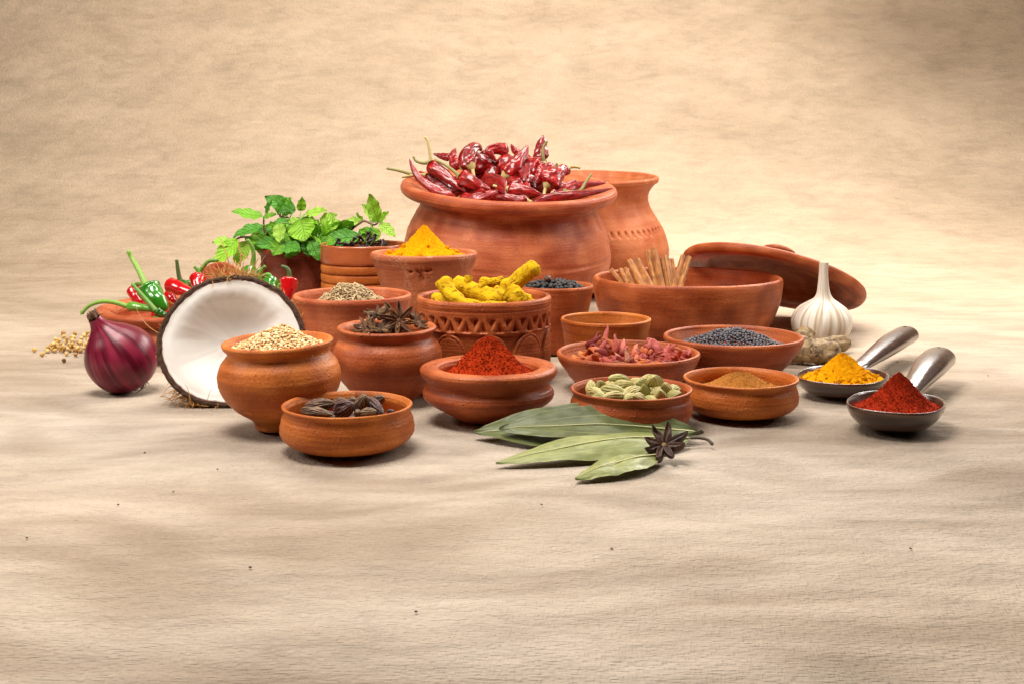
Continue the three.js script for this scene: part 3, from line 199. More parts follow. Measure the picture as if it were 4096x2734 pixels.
// small bowl with ajwain
turned({ name: 'clay_bowl', label: 'small plain clay bowl almost empty, behind the mace', cat: 'bowl', mat: M.orange, pos: AT(0.1015, 1.30), seed: 14, group: 'open clay bowls',
  outline: [[0.002, 0.002], [0.033, 0.001], [0.036, 0.003], [0.0415, 0.012], [0.0445, 0.025], [0.047, 0.041], [0.0485, 0.049], [0.0490, 0.0515], [0.0483, 0.0532], [0.0468, 0.0536], [0.0455, 0.0525], [0.045, 0.048], [0.042, 0.03], [0.037, 0.014], [0.02, 0.009], [0.002, 0.008]], lip: 8, parts: [['body', 0, 6], ['rim', 6, 11], ['inside', 11, 15]] });
// large cinnamon bowl
turned({ name: 'clay_bowl', label: 'largest open clay bowl, holding cinnamon sticks under leaning lid', cat: 'bowl', mat: M.red, pos: AT(0.2177, 1.5), seed: 15, nu: 180, group: 'open clay bowls',
  outline: [[0.002, 0.003], [0.070, 0.001], [0.077, 0.003], [0.098, 0.0145], [0.1095, 0.033], [0.1150, 0.052], [0.1166, 0.064], [0.1166, 0.071], [0.1156, 0.0755], [0.1130, 0.0772], [0.1105, 0.0758], [0.1095, 0.071], [0.108, 0.055], [0.102, 0.036], [0.085, 0.016], [0.05, 0.009], [0.002, 0.008]], lip: 9, parts: [['body', 0, 7], ['rim', 7, 11], ['inside', 11, 16]] });
// pepper cup
turned({ name: 'clay_cup', label: 'plain tapered clay cup holding black peppercorns', cat: 'cup', mat: M.red, pos: AT(0.0495, 1.395), seed: 16, group: 'clay cups',
  outline: [[0.002, 0.002], [0.027, 0.001], [0.029, 0.003], [0.033, 0.02], [0.040, 0.05], [0.0435, 0.068], [0.0449, 0.0745], [0.0450, 0.0768], [0.0440, 0.0785], [0.0422, 0.0785], [0.0408, 0.076], [0.0395, 0.067], [0.036, 0.05], [0.030, 0.02], [0.02, 0.009], [0.002, 0.008]], lip: 8, parts: [['body', 0, 6], ['rim', 6, 10], ['inside', 10, 15]] });
// carved bowl
{
  const carve = (a, y, r, k, inn) => {
    if (inn || k > 8 || Math.abs(a) > 1.9) return 0; let d = 0;
    for (const g of [0.0755, 0.0785]) d -= 0.0005 * Math.exp(-(((y - g) / 0.00045) ** 2));
    const n = 26, u = a / (2 * PI) * n, t = u - Math.floor(u), y0 = 0.0580, y1 = 0.0725, m = 0.5 * (y0 + y1);
    if (y > y0 && y < y1) { // row of triangles, each cut as a three sided notch
      const q = (y - y0) / (y1 - y0); 
      for (const [cx, up] of [[0.5, 0], [0, 1], [1, 1]]) { const w = up ? 1 - q : q, h = Math.abs(t - cx) * 2; const lim = w * 0.86 - 0.12; if (h < lim && (up ? q < 0.85 : q > 0.15)) d -= 0.0046 * Math.min(1, (lim - h) * 2.4) * (up ? 0.75 + 0.25 * Math.sign(t - cx) : 0.75 + 0.25 * Math.sign(t - cx)) * (up ? sm(0.0, 0.12, q) : sm(1, 0.88, q)); }
    }
    const na = 10, ua = a / (2 * PI) * na + 0.32, ta = (ua - Math.floor(ua)) * 2 - 1, yc = 0.024, ry = 0.0325, rr = Math.hypot(ta / 0.96, Math.max(0, y - yc) / ry);
    if (y < 0.0575) { if (rr > 1.0) { const s = sm(1.0, 1.03, rr); d -= 0.003 * s * sm(0.0575, 0.0555, y); } else if (rr < 0.93 && rr > 0.88) d -= 0.0006; }
    return d;
  };
  const ys = []; for (let y = 0.012; y < 0.071; y += 0.0118) ys.push([0.0680, y]);
  turned({ name: 'clay_bowl', label: 'carved clay bowl with triangles and arches, holding turmeric roots', cat: 'bowl', mat: M.red, pos: AT(-0.0284, 1.225), seed: 18, nu: 900, per: 14, wob: 0.004,
    outline: [[0.03, 0.002], [0.066, 0.0015], ...ys, [0.0683, 0.0785], [0.0685, 0.0845], [0.0672, 0.0872], [0.0645, 0.0878], [0.0625, 0.0862], [0.0615, 0.08], [0.061, 0.05], [0.002, 0.045]], lip: 9, disp: carve,
    parts: [['carved_wall', 0, 7], ['rim', 7, 11], ['inside', 11, 14]] });
}
// turmeric powder bowl (chipped), ridged cup, cumin bowl
turned({ name: 'clay_bowl', label: 'tapered clay bowl with chipped wall, heaped with bright turmeric powder', cat: 'bowl', mat: clay(0xa85c3c, 0xba7048, 0.35, 41), pos: AT(-0.1075, 1.48), seed: 20, nu: 300, per: 8, group: 'open clay bowls',
  outline: [[0.002, 0.002], [0.036, 0.001], [0.038, 0.003], [0.0435, 0.028], [0.052, 0.06], [0.0595, 0.088], [0.0635, 0.0985], [0.0655, 0.103], [0.0652, 0.1072], [0.0630, 0.1092], [0.0603, 0.1080], [0.0585, 0.103], [0.055, 0.085], [0.048, 0.06], [0.002, 0.055]], lip: 9, parts: [['body', 0, 6], ['rim', 6, 11], ['inside', 11, 14]],
  disp: (a, y, r, k, inn) => { if (inn) return 0; let d = 0; for (const [A, Y, w, h] of [[-0.02, 0.0915, 0.09, 0.0035], [0.02, 0.083, 0.05, 0.006], [0.16, 0.0925, 0.08, 0.003], [-0.2, 0.0905, 0.07, 0.0014]]) { const q = Math.hypot((a - A) / w, (y - Y) / h) + 0.4 * N3(a * 30, y * 900, 2); d -= 0.003 * sm(1, 0.6, q); } return d; } });
{
  const o = [[0.002, 0.002], [0.053, 0.001], [0.0562, 0.003]]; 
  for (let i = 0; i < 7; i++) { const y = 0.0045 + i * 0.0117; o.push([0.0566, y], [0.0569, y + 0.0095], [0.0546, y + 0.0100], [0.0546, y + 0.0114]); }
  const nb = o.length - 1; o.push([0.0572, 0.0875], [0.0575, 0.1045], [0.0574, 0.1095], [0.0562, 0.1108], [0.0548, 0.1095], [0.0545, 0.104], [0.054, 0.088], [0.052, 0.07], [0.002, 0.067]);
  const glaze = new THREE.MeshPhysicalMaterial({ map: clayMap(hex(0xa2502a), hex(0xb15c30), 0.02, 50), roughness: 0.35, clearcoat: 0.6, clearcoatRoughness: 0.15, bumpMap: clayBump, bumpScale: 0.0002 });
  turned({ name: 'clay_cup', label: 'ridged cylindrical clay cup with a glazed band, holding cloves', cat: 'cup', mat: M.orange, pos: AT(-0.1931, 1.585), seed: 22, wob: 0.003, group: 'clay cups', outline: o, lip: nb + 4, per: 5, parts: [['ridged_wall', 0, nb + 1], ['glazed_band', nb + 1, nb + 7, glaze], ['inside', nb + 7, o.length - 1]] });
}
turned({ name: 'clay_bowl', label: 'flared clay bowl heaped with cumin seeds, beside the coconut', cat: 'bowl', mat: M.pink, pos: AT(-0.1745, 1.315), seed: 24, group: 'open clay bowls',
  outline: [[0.002, 0.002], [0.044, 0.001], [0.047, 0.003], [0.053, 0.014], [0.0570, 0.03], [0.0583, 0.045], [0.0592, 0.056], [0.0625, 0.0685], [0.0641, 0.0735], [0.0638, 0.0768], [0.0618, 0.0782], [0.0597, 0.077], [0.0580, 0.072], [0.055, 0.056], [0.053, 0.048], [0.002, 0.046]], lip: 10, parts: [['body', 0, 7], ['rim', 7, 12], ['inside', 12, 15]], disp: groove(0.03, 0.0006, 0.0004) });
// wide dish of fresh chillies with gouged band
turned({ name: 'clay_dish', label: 'wide flanged clay dish with gouged band, full of fresh chillies', cat: 'dish', mat: M.pink, pos: AT(-0.367, 1.405), seed: 26, nu: 520, per: 9, tilt: [0.01, 0.012],
  outline: [[0.002, 0.002], [0.06, 0.001], [0.066, 0.003], [0.095, 0.0125], [0.1065, 0.02], [0.1090, 0.027], [0.1075, 0.0325], [0.1025, 0.0385], [0.1010, 0.0425], [0.1040, 0.0462], [0.1110, 0.0485], [0.1138, 0.0512], [0.1128, 0.0540], [0.1095, 0.0552], [0.1020, 0.0535], [0.0960, 0.0515], [0.0935, 0.047], [0.095, 0.037], [0.09, 0.025], [0.002, 0.014]], lip: 12, parts: [['body', 0, 9], ['flange', 9, 16], ['inside', 16, 19]],
  disp: (a, y, r, k, inn) => {
    let d = 0; if (k < 9) { const t = a / (2 * PI) * 62, i = Math.floor(t), f = t - i - 0.5, h = 0.5 + 0.5 * N3(i * 7.3, 1, 2), yt = 0.0335 - 0.002 * h, yb = 0.0165 - 0.003 * h; if (y < yt && y > yb) { const q = (y - yb) / (yt - yb); d -= (0.0012 + 0.0022 * h) * sm(0.34 * (1.15 - q), 0.05, Math.abs(f)) * sm(0, 0.1, q); } }
    if (k > 13 && k < 16) d += 0.0014 * N3(a * 26, r * 300, 5); return d;
  } });
// leaning saucer behind the chillies
{
  const s = turned({ name: 'clay_saucer', label: 'plain clay saucer leaning up behind the fresh chillies', cat: 'saucer', mat: M.pink, pos: [-0.372, 0.046, -1.525], seed: 27,
    outline: [[0.002, 0], [0.02, 0.001], [0.034, 0.005], [0.042, 0.010], [0.0445, 0.0135], [0.043, 0.0155], [0.040, 0.0145], [0.032, 0.009], [0.02, 0.006], [0.002, 0.005]], lip: 5, parts: [['body', 0, 3], ['rim', 3, 7], ['inside', 7, 9]] });
  s.rotation.set(0.95, 0, 0.42);
}
// mint pot with lug and scratched zigzags
{
  const r = turned({ name: 'clay_pot', label: 'dark brown clay pot with scratched zigzags, holding fresh mint', cat: 'pot', mat: M.brown, pos: AT(-0.298, 1.665), seed: 28, nu: 420, per: 9,
    outline: [[0.002, 0.002], [0.036, 0.001], [0.039, 0.003], [0.0485, 0.02], [0.0525, 0.038], [0.0515, 0.055], [0.0485, 0.070], [0.0470, 0.082], [0.0478, 0.0885], [0.0510, 0.0925], [0.0520, 0.0960], [0.0508, 0.0990], [0.0480, 0.0992], [0.0460, 0.096], [0.0445, 0.088], [0.046, 0.07], [0.044, 0.06], [0.002, 0.058]], lip: 11, parts: [['body', 0, 8], ['rim', 8, 13], ['inside', 13, 17]],
    disp: (a, y, q, k) => { if (k > 8) return 0; let d = 0; for (let i = 0; i < 4; i++) { const t = (a / (2 * PI) * 15 + i * 0.06), z = Math.abs((t - Math.floor(t)) * 2 - 1); const yy = 0.036 + i * 0.0045 + z * 0.013; d -= 0.0009 * sm(0.0009, 0.0003, Math.abs(y - yy)) * sm(-0.3, 0.2, N3(a * 9, i * 5, 1) + 0.3); } return d; } });
  part('lug', sweep([[-0.0035, 0.099, 0.049], [-0.0035, 0.0965, 0.0535], [-0.0033, 0.09, 0.0535], [-0.003, 0.0835, 0.0505], [-0.003, 0.079, 0.0478]], 14, 10, t => [0.0042 * (1 - 0.35 * t) * Math.min(1, 0.3 + t * 4, 0.15 + (1 - t) * 5), 0.003]), M.brown, r);
}
// big chilli pot, tipped slightly to the front
const BIG = turned({ name: 'clay_pot', label: 'largest clay pot with wide flange, heaped with dried red chillies', cat: 'pot', mat: M.pink, pos: AT(-0.0104, 1.745), seed: 31, nu: 260, per: 8, tilt: [0.13, -0.036], wob: 0.006, ring: 0.0004,
  outline: [[0.002, 0.004], [0.07, 0.002], [0.075, 0.004], [0.115, 0.026], [0.1395, 0.055], [0.1480, 0.08], [0.1470, 0.1], [0.1400, 0.124], [0.1300, 0.143], [0.1248, 0.1535], [0.1265, 0.161], [0.1390, 0.1655], [0.1490, 0.1700], [0.1528, 0.1770], [0.1505, 0.1835], [0.1440, 0.1855], [0.1340, 0.1825], [0.1250, 0.1780], [0.1180, 0.171], [0.1150, 0.160], [0.118, 0.145], [0.128, 0.12], [0.12, 0.10], [0.002, 0.09]], lip: 15, parts: [['body', 0, 10], ['flange', 10, 18], ['inside', 18, 23]],
  disp: (a, y, r, k, inn) => { if (inn || k > 10) return 0; let d = 0; for (const [Y, D, w] of [[0.113, 0.0006, 0.0007], [0.118, 0.0004, 0.0006], [0.0905, 0.0016, 0.0006], [0.136, 0.0005, 0.0008]]) d -= D * Math.exp(-(((y - Y - 0.002 * Math.sin(a * 1.3)) / w) ** 2)); for (const [A, Y, R] of [[-0.02, 0.094, 0.003], [0.08, 0.083, 0.0025], [0.52, 0.104, 0.003], [0.62, 0.078, 0.003]]) { const q = Math.hypot((a - A) * 0.147, y - Y) / R; d += 0.0014 * sm(1, 0.2, q) * (q < 0.45 ? -1.4 : 1); } return d; } });
// tall jar behind
turned({ name: 'clay_jar', label: 'tall clay jar with narrow neck and row of notches, at the back', cat: 'jar', mat: M.jar, pos: AT(0.1235, 1.985), seed: 33, nu: 420, per: 8, tilt: [0.06, 0], wob: 0.006, ring: 0.0004,
  outline: [[0.002, 0.004], [0.07, 0.002], [0.075, 0.004], [0.115, 0.026], [0.1295, 0.048], [0.1325, 0.07], [0.1262, 0.0965], [0.1150, 0.1165], [0.1035, 0.1335], [0.0965, 0.150], [0.0980, 0.164], [0.1060, 0.1755], [0.1115, 0.180], [0.1128, 0.1845], [0.1110, 0.1880], [0.1075, 0.188], [0.1035, 0.184], [0.096, 0.174], [0.0915, 0.163], [0.09, 0.15], [0.105, 0.12], [0.12, 0.08], [0.1, 0.03], [0.002, 0.014]], lip: 14, parts: [['body', 0, 11], ['rim', 11, 16], ['inside', 16, 23]],
  disp: (a, y, r, k, inn) => { if (inn || k > 11) return 0; const t = a / (2 * PI) * 62, i = Math.floor(t), f = Math.abs(t - i - 0.5); let d = -0.0006 * Math.exp(-(((y - 0.139) / 0.0007) ** 2)); if (Math.abs(y - 0.1065 - 0.0006 * N2(i, 3)) < 0.0035) d -= 0.0035 * sm(0.22, 0.1, f); return d; } });
// leaning lid with knob
{
  const g = turned({ name: 'domed_clay_cover', label: 'round clay lid with a knob, leaning against the largest bowl', cat: 'lid', mat: M.red, pos: [0.345, 0.0605, -1.6], seed: 35, nu: 180, tilt: [-0.33, -0.272],
    outline: [[0.002, 0.026], [0.04, 0.025], [0.07, 0.019], [0.092, 0.0085], [0.104, 0.007], [0.118, 0.0085], [0.1222, 0.006], [0.1222, 0.0005], [0.119, -0.003], [0.112, -0.0035], [0.104, -0.001], [0.094, 0.0005], [0.089, 0.003], [0.084, 0.0085], [0.066, 0.0145], [0.04, 0.02], [0.002, 0.021]], lip: 7, parts: [['dome', 0, 4], ['flange', 4, 12], ['underside', 12, 16]] });
  const k = new THREE.LatheGeometry([[0.001, 0.046], [0.015, 0.0455], [0.0215, 0.0425], [0.0225, 0.039], [0.018, 0.0345], [0.013, 0.03], [0.0135, 0.024]].map(p => new THREE.Vector2(...p)), 48); part('knob', k, M.red, g);
}
// ---------------------------------------------------------------- powders
function heap(R, H, seed, shape, rough, nu = 160, nv = 90) { // cone like mound, height 0 at R
  return surf(nu, nv, (u, v) => {
    const a = u * 2 * PI, r = Math.max(v, 0.002), x = Math.sin(a) * r, z = Math.cos(a) * r;
    const lob = 1 + 0.10 * N3(Math.sin(a) * 1.2 + seed, Math.cos(a) * 1.2, 1) * sm(0.1, 0.5, r);
    let h = H * shape(r * lob) + R * rough * (0.6 * fbm(x * 3.5, z * 3.5, seed, 3) * sm(0, 0.25, r + 0.1) + 0.4 * fbm(x * 13, z * 13, seed + 3, 3) + 0.22 * N3(x * 60, z * 60, seed) + 0.15 * N3(x * 140, z * 140, seed)) * sm(1.05, 0.8, r);
    return [x * R, h, z * R];
  }, true, (u, v) => [u * 2 * PI * R, v * R]);
}
const peak = (p, k) => r => (Math.exp(-Math.pow(r / k, p)) - Math.exp(-Math.pow(1 / k, p))) / (1 - Math.exp(-Math.pow(1 / k, p)));
const powderBump = tex(512, 512, (u, v, o) => { o[0] = o[1] = o[2] = 0.6 * n256(u * 256, v * 256, 256, 256) + 0.4 * n64(u * 64, v * 64, 64, 64); }, false, 1 / 0.06, 1 / 0.06);
function powder(c1, c2) { const A = hex(c1), B = hex(c2); return new THREE.MeshPhysicalMaterial({ map: tex(512, 512, (u, v, o) => { const t = 0.45 * n256(u * 256, v * 256, 256, 256) + 0.35 * n128(u * 128, v * 128, 128, 128) + 0.2 * n32(u * 32, v * 32, 32, 32); for (let i = 0; i < 3; i++) o[i] = lerp(A[i], B[i], sm(0.25, 0.8, t)); }, true, 1 / 0.06, 1 / 0.06), bumpMap: powderBump, bumpScale: 0.0005, roughness: 0.95, specularIntensity: 0.15 }); }
function mound(c) { // a heap of powder with its loose grains and lumps as one mass
  const r = rngOf(c.seed), gs = [c.geo], P = c.geo.attributes.position;
  const W = c.geo.userData.W; 
  for (let i = 0; i < (c.grains || 0); i++) { const k = Math.floor(r() * P.count), s = c.gs * (0.5 + r() * r() * 1.4); const g = new THREE.OctahedronGeometry(1, 0); xf(g, [P.getX(k) + (r() - .5) * 0.001, P.getY(k) + s * 0.2, P.getZ(k) + (r() - .5) * 0.001], [r() * 6, r() * 6, r() * 6], [s, s * (0.4 + 0.6 * r()), s * (0.6 + r() * 0.6)]); gs.push(strip(g)); }
  for (let i = 0; i < (c.lumps || 0); i++) { const a = r() * 2 * PI, q = lerp(0.35, 0.93, Math.sqrt(r())), j = Math.round(q * 90), k = j * W + Math.floor(a / 2 / PI * (W - 1)), s = c.ls * (0.35 + r() * r() * 0.9); const g = new THREE.IcosahedronGeometry(1, 2); const gp = g.attributes.position; for (let t = 0; t < gp.count; t++) { const f = 1 + 0.28 * N3(gp.getX(t) * 1.4 + i, gp.getY(t) * 1.4, gp.getZ(t) * 1.4); gp.setXYZ(t, gp.getX(t) * f, gp.getY(t) * f, gp.getZ(t) * f); } g.computeVertexNormals(); xf(g, [P.getX(k), P.getY(k) + s * 0.3, P.getZ(k)], [r(), r() * 6, r()], [s, s * 0.8, s]); gs.push(strip(g)); }
  return mergeGeometries(gs.map(strip), false);
}
function strip(g) { const o = g.index ? g.toNonIndexed() : g; for (const k of Object.keys(o.attributes)) if (!['position', 'normal', 'uv'].includes(k)) o.deleteAttribute(k); return o; }
const PW = { yellow: powder(0xdc8c00, 0xf2ab06), red: powder(0x96240a, 0xc84514), red2: powder(0x8c1f0c, 0xb83a14), tan: powder(0x9c5f26, 0xbf7f3c) };
solo('turmeric_powder', mound({ geo: heap(0.0590, 0.0385, 3, peak(1.6, 0.42), 0.075), seed: 3, lumps: 60, ls: 0.0044, grains: 300, gs: 0.0006 }), PW.yellow, 'tall peaked heap of turmeric powder in the chipped clay bowl', 'spice powder', [-0.1075, 0.1025, -1.48], null, 'stuff');
solo('chilli_powder', mound({ geo: heap(0.0455, 0.0345, 9, peak(1.95, 0.6), 0.05), seed: 4, grains: 5200, gs: 0.00075 }), PW.red, 'conical heap of coarse red chilli powder in the broad rimmed bowl', 'spice powder', [-0.0205, 0.0375, -1.05], null, 'stuff');
solo('brown_spice_powder', mound({ geo: heap(0.0465, 0.0175, 14, peak(2.0, 0.62), 0.045), seed: 6, grains: 400, gs: 0.0005, lumps: 14, ls: 0.0016 }), PW.tan, 'low mound of light brown spice powder in shallow bowl', 'spice powder', [0.2049, 0.0205, -1.066], null, 'stuff');

// ---------------------------------------------------------------- seeds in bulk
// throws darts on a mound, keeps them apart, lays seeds along its surface; the 300 that show best are single things
function seedHeap(c) {
  const r = rngOf(c.seed), pts = [], cell = c.gap, grid = new Map(), H = (x, z) => c.h(Math.hypot(x, z) / c.R) + c.R * 0.03 * N3(x * 60, z * 60, c.seed);
  for (let L = 0; L < c.layers; L++) { grid.clear(); for (let i = 0; i < c.tries; i++) {
    const a = r() * 2 * PI, q = Math.sqrt(r()) * c.R, x = Math.cos(a) * q, z = Math.sin(a) * q, gx = Math.floor(x / cell), gz = Math.floor(z / cell); let ok = true;
    for (let ix = -1; ix <= 1 && ok; ix++) for (let iz = -1; iz <= 1 && ok; iz++) for (const p of grid.get((gx + ix) * 4096 + gz + iz) || []) if (Math.hypot(p[0] - x, p[1] - z) < cell) { ok = false; break; }
    if (!ok) continue; const key = gx * 4096 + gz; if (!grid.has(key)) grid.set(key, []); grid.get(key).push([x, z]);
    const e = 0.0015, n = V(H(x - e, z) - H(x + e, z), 2 * e, H(x, z - e) - H(x, z + e)).normalize();
    pts.push({ p: V(x, H(x, z) - (c.layers - 1 - L) * c.sink + c.lift, z), n, L, s: n.z * 0.9 + n.y * 0.25 + (L === c.layers - 1 ? 0.5 : 0) + (H(x, z) > c.lipY ? 0.3 : -0.6) + (z > -0.3 * c.R ? 0.1 : -0.4) });
  } }
  pts.sort((a, b) => b.s - a.s);
  const q = new THREE.Quaternion(), q2 = new THREE.Quaternion(), rest = [];
  pts.forEach((o, i) => {
    q.setFromUnitVectors(V(0, 1, 0), o.n.clone().add(V((r() - .5) * c.tip, 0, (r() - .5) * c.tip)).normalize()); q2.setFromAxisAngle(V(0, 1, 0), r() * 2 * PI); q.multiply(q2);
    const s = 0.86 + r() * 0.28;
    if (i < 300) { const m = solo(c.name, c.geos[Math.floor(r() * c.geos.length)], c.mats[Math.floor(r() * c.mats.length)], c.label, 'seed', [c.at[0] + o.p.x, c.at[1] + o.p.y, c.at[2] + o.p.z], c.group); m.quaternion.copy(q); m.scale.setScalar(s); } else rest.push(new THREE.Matrix4().compose(V(c.at[0] + o.p.x, c.at[1] + o.p.y, c.at[2] + o.p.z), q.clone(), V(s, s, s)));
  });
  const im = new THREE.InstancedMesh(c.geos[0], std(0xffffff, c.mats[0].roughness), rest.length); im.name = c.name + '_heap'; im.castShadow = im.receiveShadow = true; rest.forEach((m, i) => { im.setMatrixAt(i, m); im.setColorAt(i, c.mats[Math.floor(r() * c.mats.length)].color); });
  tag(im, c.restLabel, 'seeds', null, 'stuff'); scene.add(im);
}
function ellipsoid(a, b, c, taper = 0, w = 9, h = 7) { const g = new THREE.SphereGeometry(1, w, h); g.rotateZ(PI / 2); const p = g.attributes.position; for (let i = 0; i < p.count; i++) { const x = p.getX(i), k = 1 - taper * x; p.setXYZ(i, x * a, p.getY(i) * b * k, p.getZ(i) * c * k); } g.computeVertexNormals(); return g; }
const moundH = (H, p, k) => { const f = peak(p, k); return r => H * f(Math.min(1, r)); };
seedHeap({ name: 'sesame_seed', label: 'cream sesame seed in the heap in the footed round pot', restLabel: 'lower mass of cream sesame seeds in the footed round pot', group: 'sesame seeds', seed: 21, R: 0.0405, h: moundH(0.0165, 2.2, 0.66), gap: 0.0022, layers: 3, tries: 5200, sink: 0.0011, lift: 0, tip: 0.9, lipY: 0.003, at: [-0.1965, 0.0705, -1.014], geos: [ellipsoid(0.00185, 0.0007, 0.00125, 0.3), ellipsoid(0.0017, 0.0008, 0.0012, 0.25)], mats: [0xe3c48f, 0xd9b57c, 0xeed6a8, 0xc89c5e, 0xb98a4c, 0xe8cc9a].map(c => std(c, 0.5)) });
{
  const cum = (bend) => { const g = sweep([[-0.0036, 0, 0], [0, bend, 0.0002], [0.0036, 0, 0]], 8, 8, (t, a) => { const r = 0.00082 * Math.pow(Math.sin(PI * clamp(t * 0.94 + 0.03)), 0.7) * (1 + 0.16 * Math.cos(a * 4)); return [r, r * 0.85]; }, [0, 1, 0.1]); return g; };
  seedHeap({ name: 'cumin_seed', label: 'slender grey tan cumin seed in the heap in flared bowl', restLabel: 'lower mass of cumin seeds in the flared bowl', group: 'cumin seeds', seed: 22, R: 0.0455, h: moundH(0.0225, 2.3, 0.66), gap: 0.0027, layers: 3, tries: 5000, sink: 0.0012, lift: 0, tip: 0.8, lipY: 0.006, at: [-0.1775, 0.0665, -1.315], geos: [cum(0.0006), cum(-0.0004)], mats: [0xb49a70, 0xa0855c, 0xc6ae84, 0x8a7048, 0xbda27a].map(c => std(c, 0.6)) });
}
seedHeap({ name: 'mustard_seed', label: 'round blue black mustard seed in the heap in open bowl', restLabel: 'lower mass of dark mustard seeds in the open bowl', group: 'mustard seeds', seed: 23, R: 0.053, h: moundH(0.0150, 2.5, 0.74), gap: 0.0028, layers: 3, tries: 9000, sink: 0.0018, lift: 0, tip: 1, lipY: 0.003, at: [0.2325, 0.0315, -1.258], geos: [ellipsoid(0.0015, 0.0014, 0.0014, 0, 10, 8)], mats: [0x504c54, 0x3c383e, 0x625c66, 0x48342f, 0x48464e].map(c => std(c, 0.5)) });
// coriander spilled on the cloth
{
  const r = rngOf(31), g = ellipsoid(0.0026, 0.0023, 0.0023, 0, 12, 9), p = g.attributes.position; for (let i = 0; i < p.count; i++) { const a = Math.atan2(p.getZ(i), p.getY(i)), k = 1 + 0.05 * Math.cos(a * 9); p.setXYZ(i, p.getX(i), p.getY(i) * k, p.getZ(i) * k); } g.computeVertexNormals();
  const ms = [0xd0a860, 0xbb9048, 0xdcbc7c, 0xa87c3a].map(c => std(c, 0.6)), put = [];
  const spots = [[-0.5591, 1.398], [-0.539, 1.3694], [-0.5, 1.3674], [-0.512, 1.372], [-0.546, 1.41]];
  for (let i = 0; i < 900 && put.length < 120; i++) { const d = 1.39 + Math.pow(r(), 1.6) * 0.13, x = -0.485 - Math.pow(r(), 1.4) * 0.062 - (d - 1.39) * 0.15; spots.push([x, d]); }
  for (const [x, d] of spots) { if (put.length > 110) break; let y = 0.0018, ok = true, near = 0; for (const q of put) { const D = Math.hypot(q[0] - x, q[2] - d); if (D < 0.0045 && Math.abs(q[1] - y) < 0.003) { y = Math.max(y, q[1] + 0.0036); near++; } } if (y > 0.011) continue; put.push([x, y, d]); }
  for (const [x, y, d] of put) { const m = solo('coriander_seed', g, ms[Math.floor(r() * 4)], 'tan ribbed coriander seed spilled on the cloth behind the onion', 'seed', [x, y, -d], 'coriander seeds'); m.rotation.set(r() * 6, r() * 6, r() * 6); m.scale.setScalar(0.85 + r() * 0.35); }
  const m = solo('coriander_seed', g, std(0x6a4426, 0.6), 'dark brown coriander seed lying alone in front of the spill', 'seed', [-0.499, 0.0018, -1.3284], 'coriander seeds'); m.rotation.set(1, 2, 1);
}
// peppercorns
{
  const r = rngOf(33), g = new THREE.IcosahedronGeometry(0.0029, 3), p = g.attributes.position; for (let i = 0; i < p.count; i++) { const x = p.getX(i), y = p.getY(i), z = p.getZ(i), k = 1 - 0.12 * Math.abs(fbm(x * 480, y * 480, z * 480, 2)) * 2.4; p.setXYZ(i, x * k, y * k, z * k); } g.computeVertexNormals();
  const ms = [0x1e1a1a, 0x2a2422, 0x16161a, 0x33261f].map(c => std(c, 0.55)), put = [];
  for (let i = 0; i < 6000 && put.length < 95; i++) { const a = r() * 2 * PI, q = Math.sqrt(r()) * 0.032, x = Math.cos(a) * q * 1.1 - 0.003, z = Math.sin(a) * q, y = 0.074 + 0.0085 * (1 - (q / 0.034) ** 2) + (r() - .5) * 0.003; if (put.every(o => Math.hypot(o[0] - x, o[1] - y, o[2] - z) > 0.0049)) put.push([x, y, z]); }
  for (const [x, y, z] of put) { const m = solo('peppercorn', g, ms[Math.floor(r() * 4)], 'wrinkled black peppercorn in the plain tapered cup', 'peppercorn', [0.0495 + x, y, -1.395 + z], 'peppercorns'); m.rotation.set(r() * 6, r() * 6, r() * 6); m.scale.setScalar(0.85 + r() * 0.3); }
  solo('peppercorn_bed', xf(heap(0.039, 0.004, 2, peak(2, 0.7), 0.02, 60, 20), [0, 0, 0]), std(0x1c1818, 0.7), 'lower mass of black peppercorns filling the plain tapered cup', 'peppercorns', [0.0495, 0.0715, -1.395], null, 'stuff');
  const m = solo('peppercorn', g, std(0x5a3a26, 0.5), 'larger brown peppercorn on top of the black ones', 'peppercorn', [0.041, 0.0865, -1.385], 'peppercorns'); m.scale.setScalar(1.5);
}
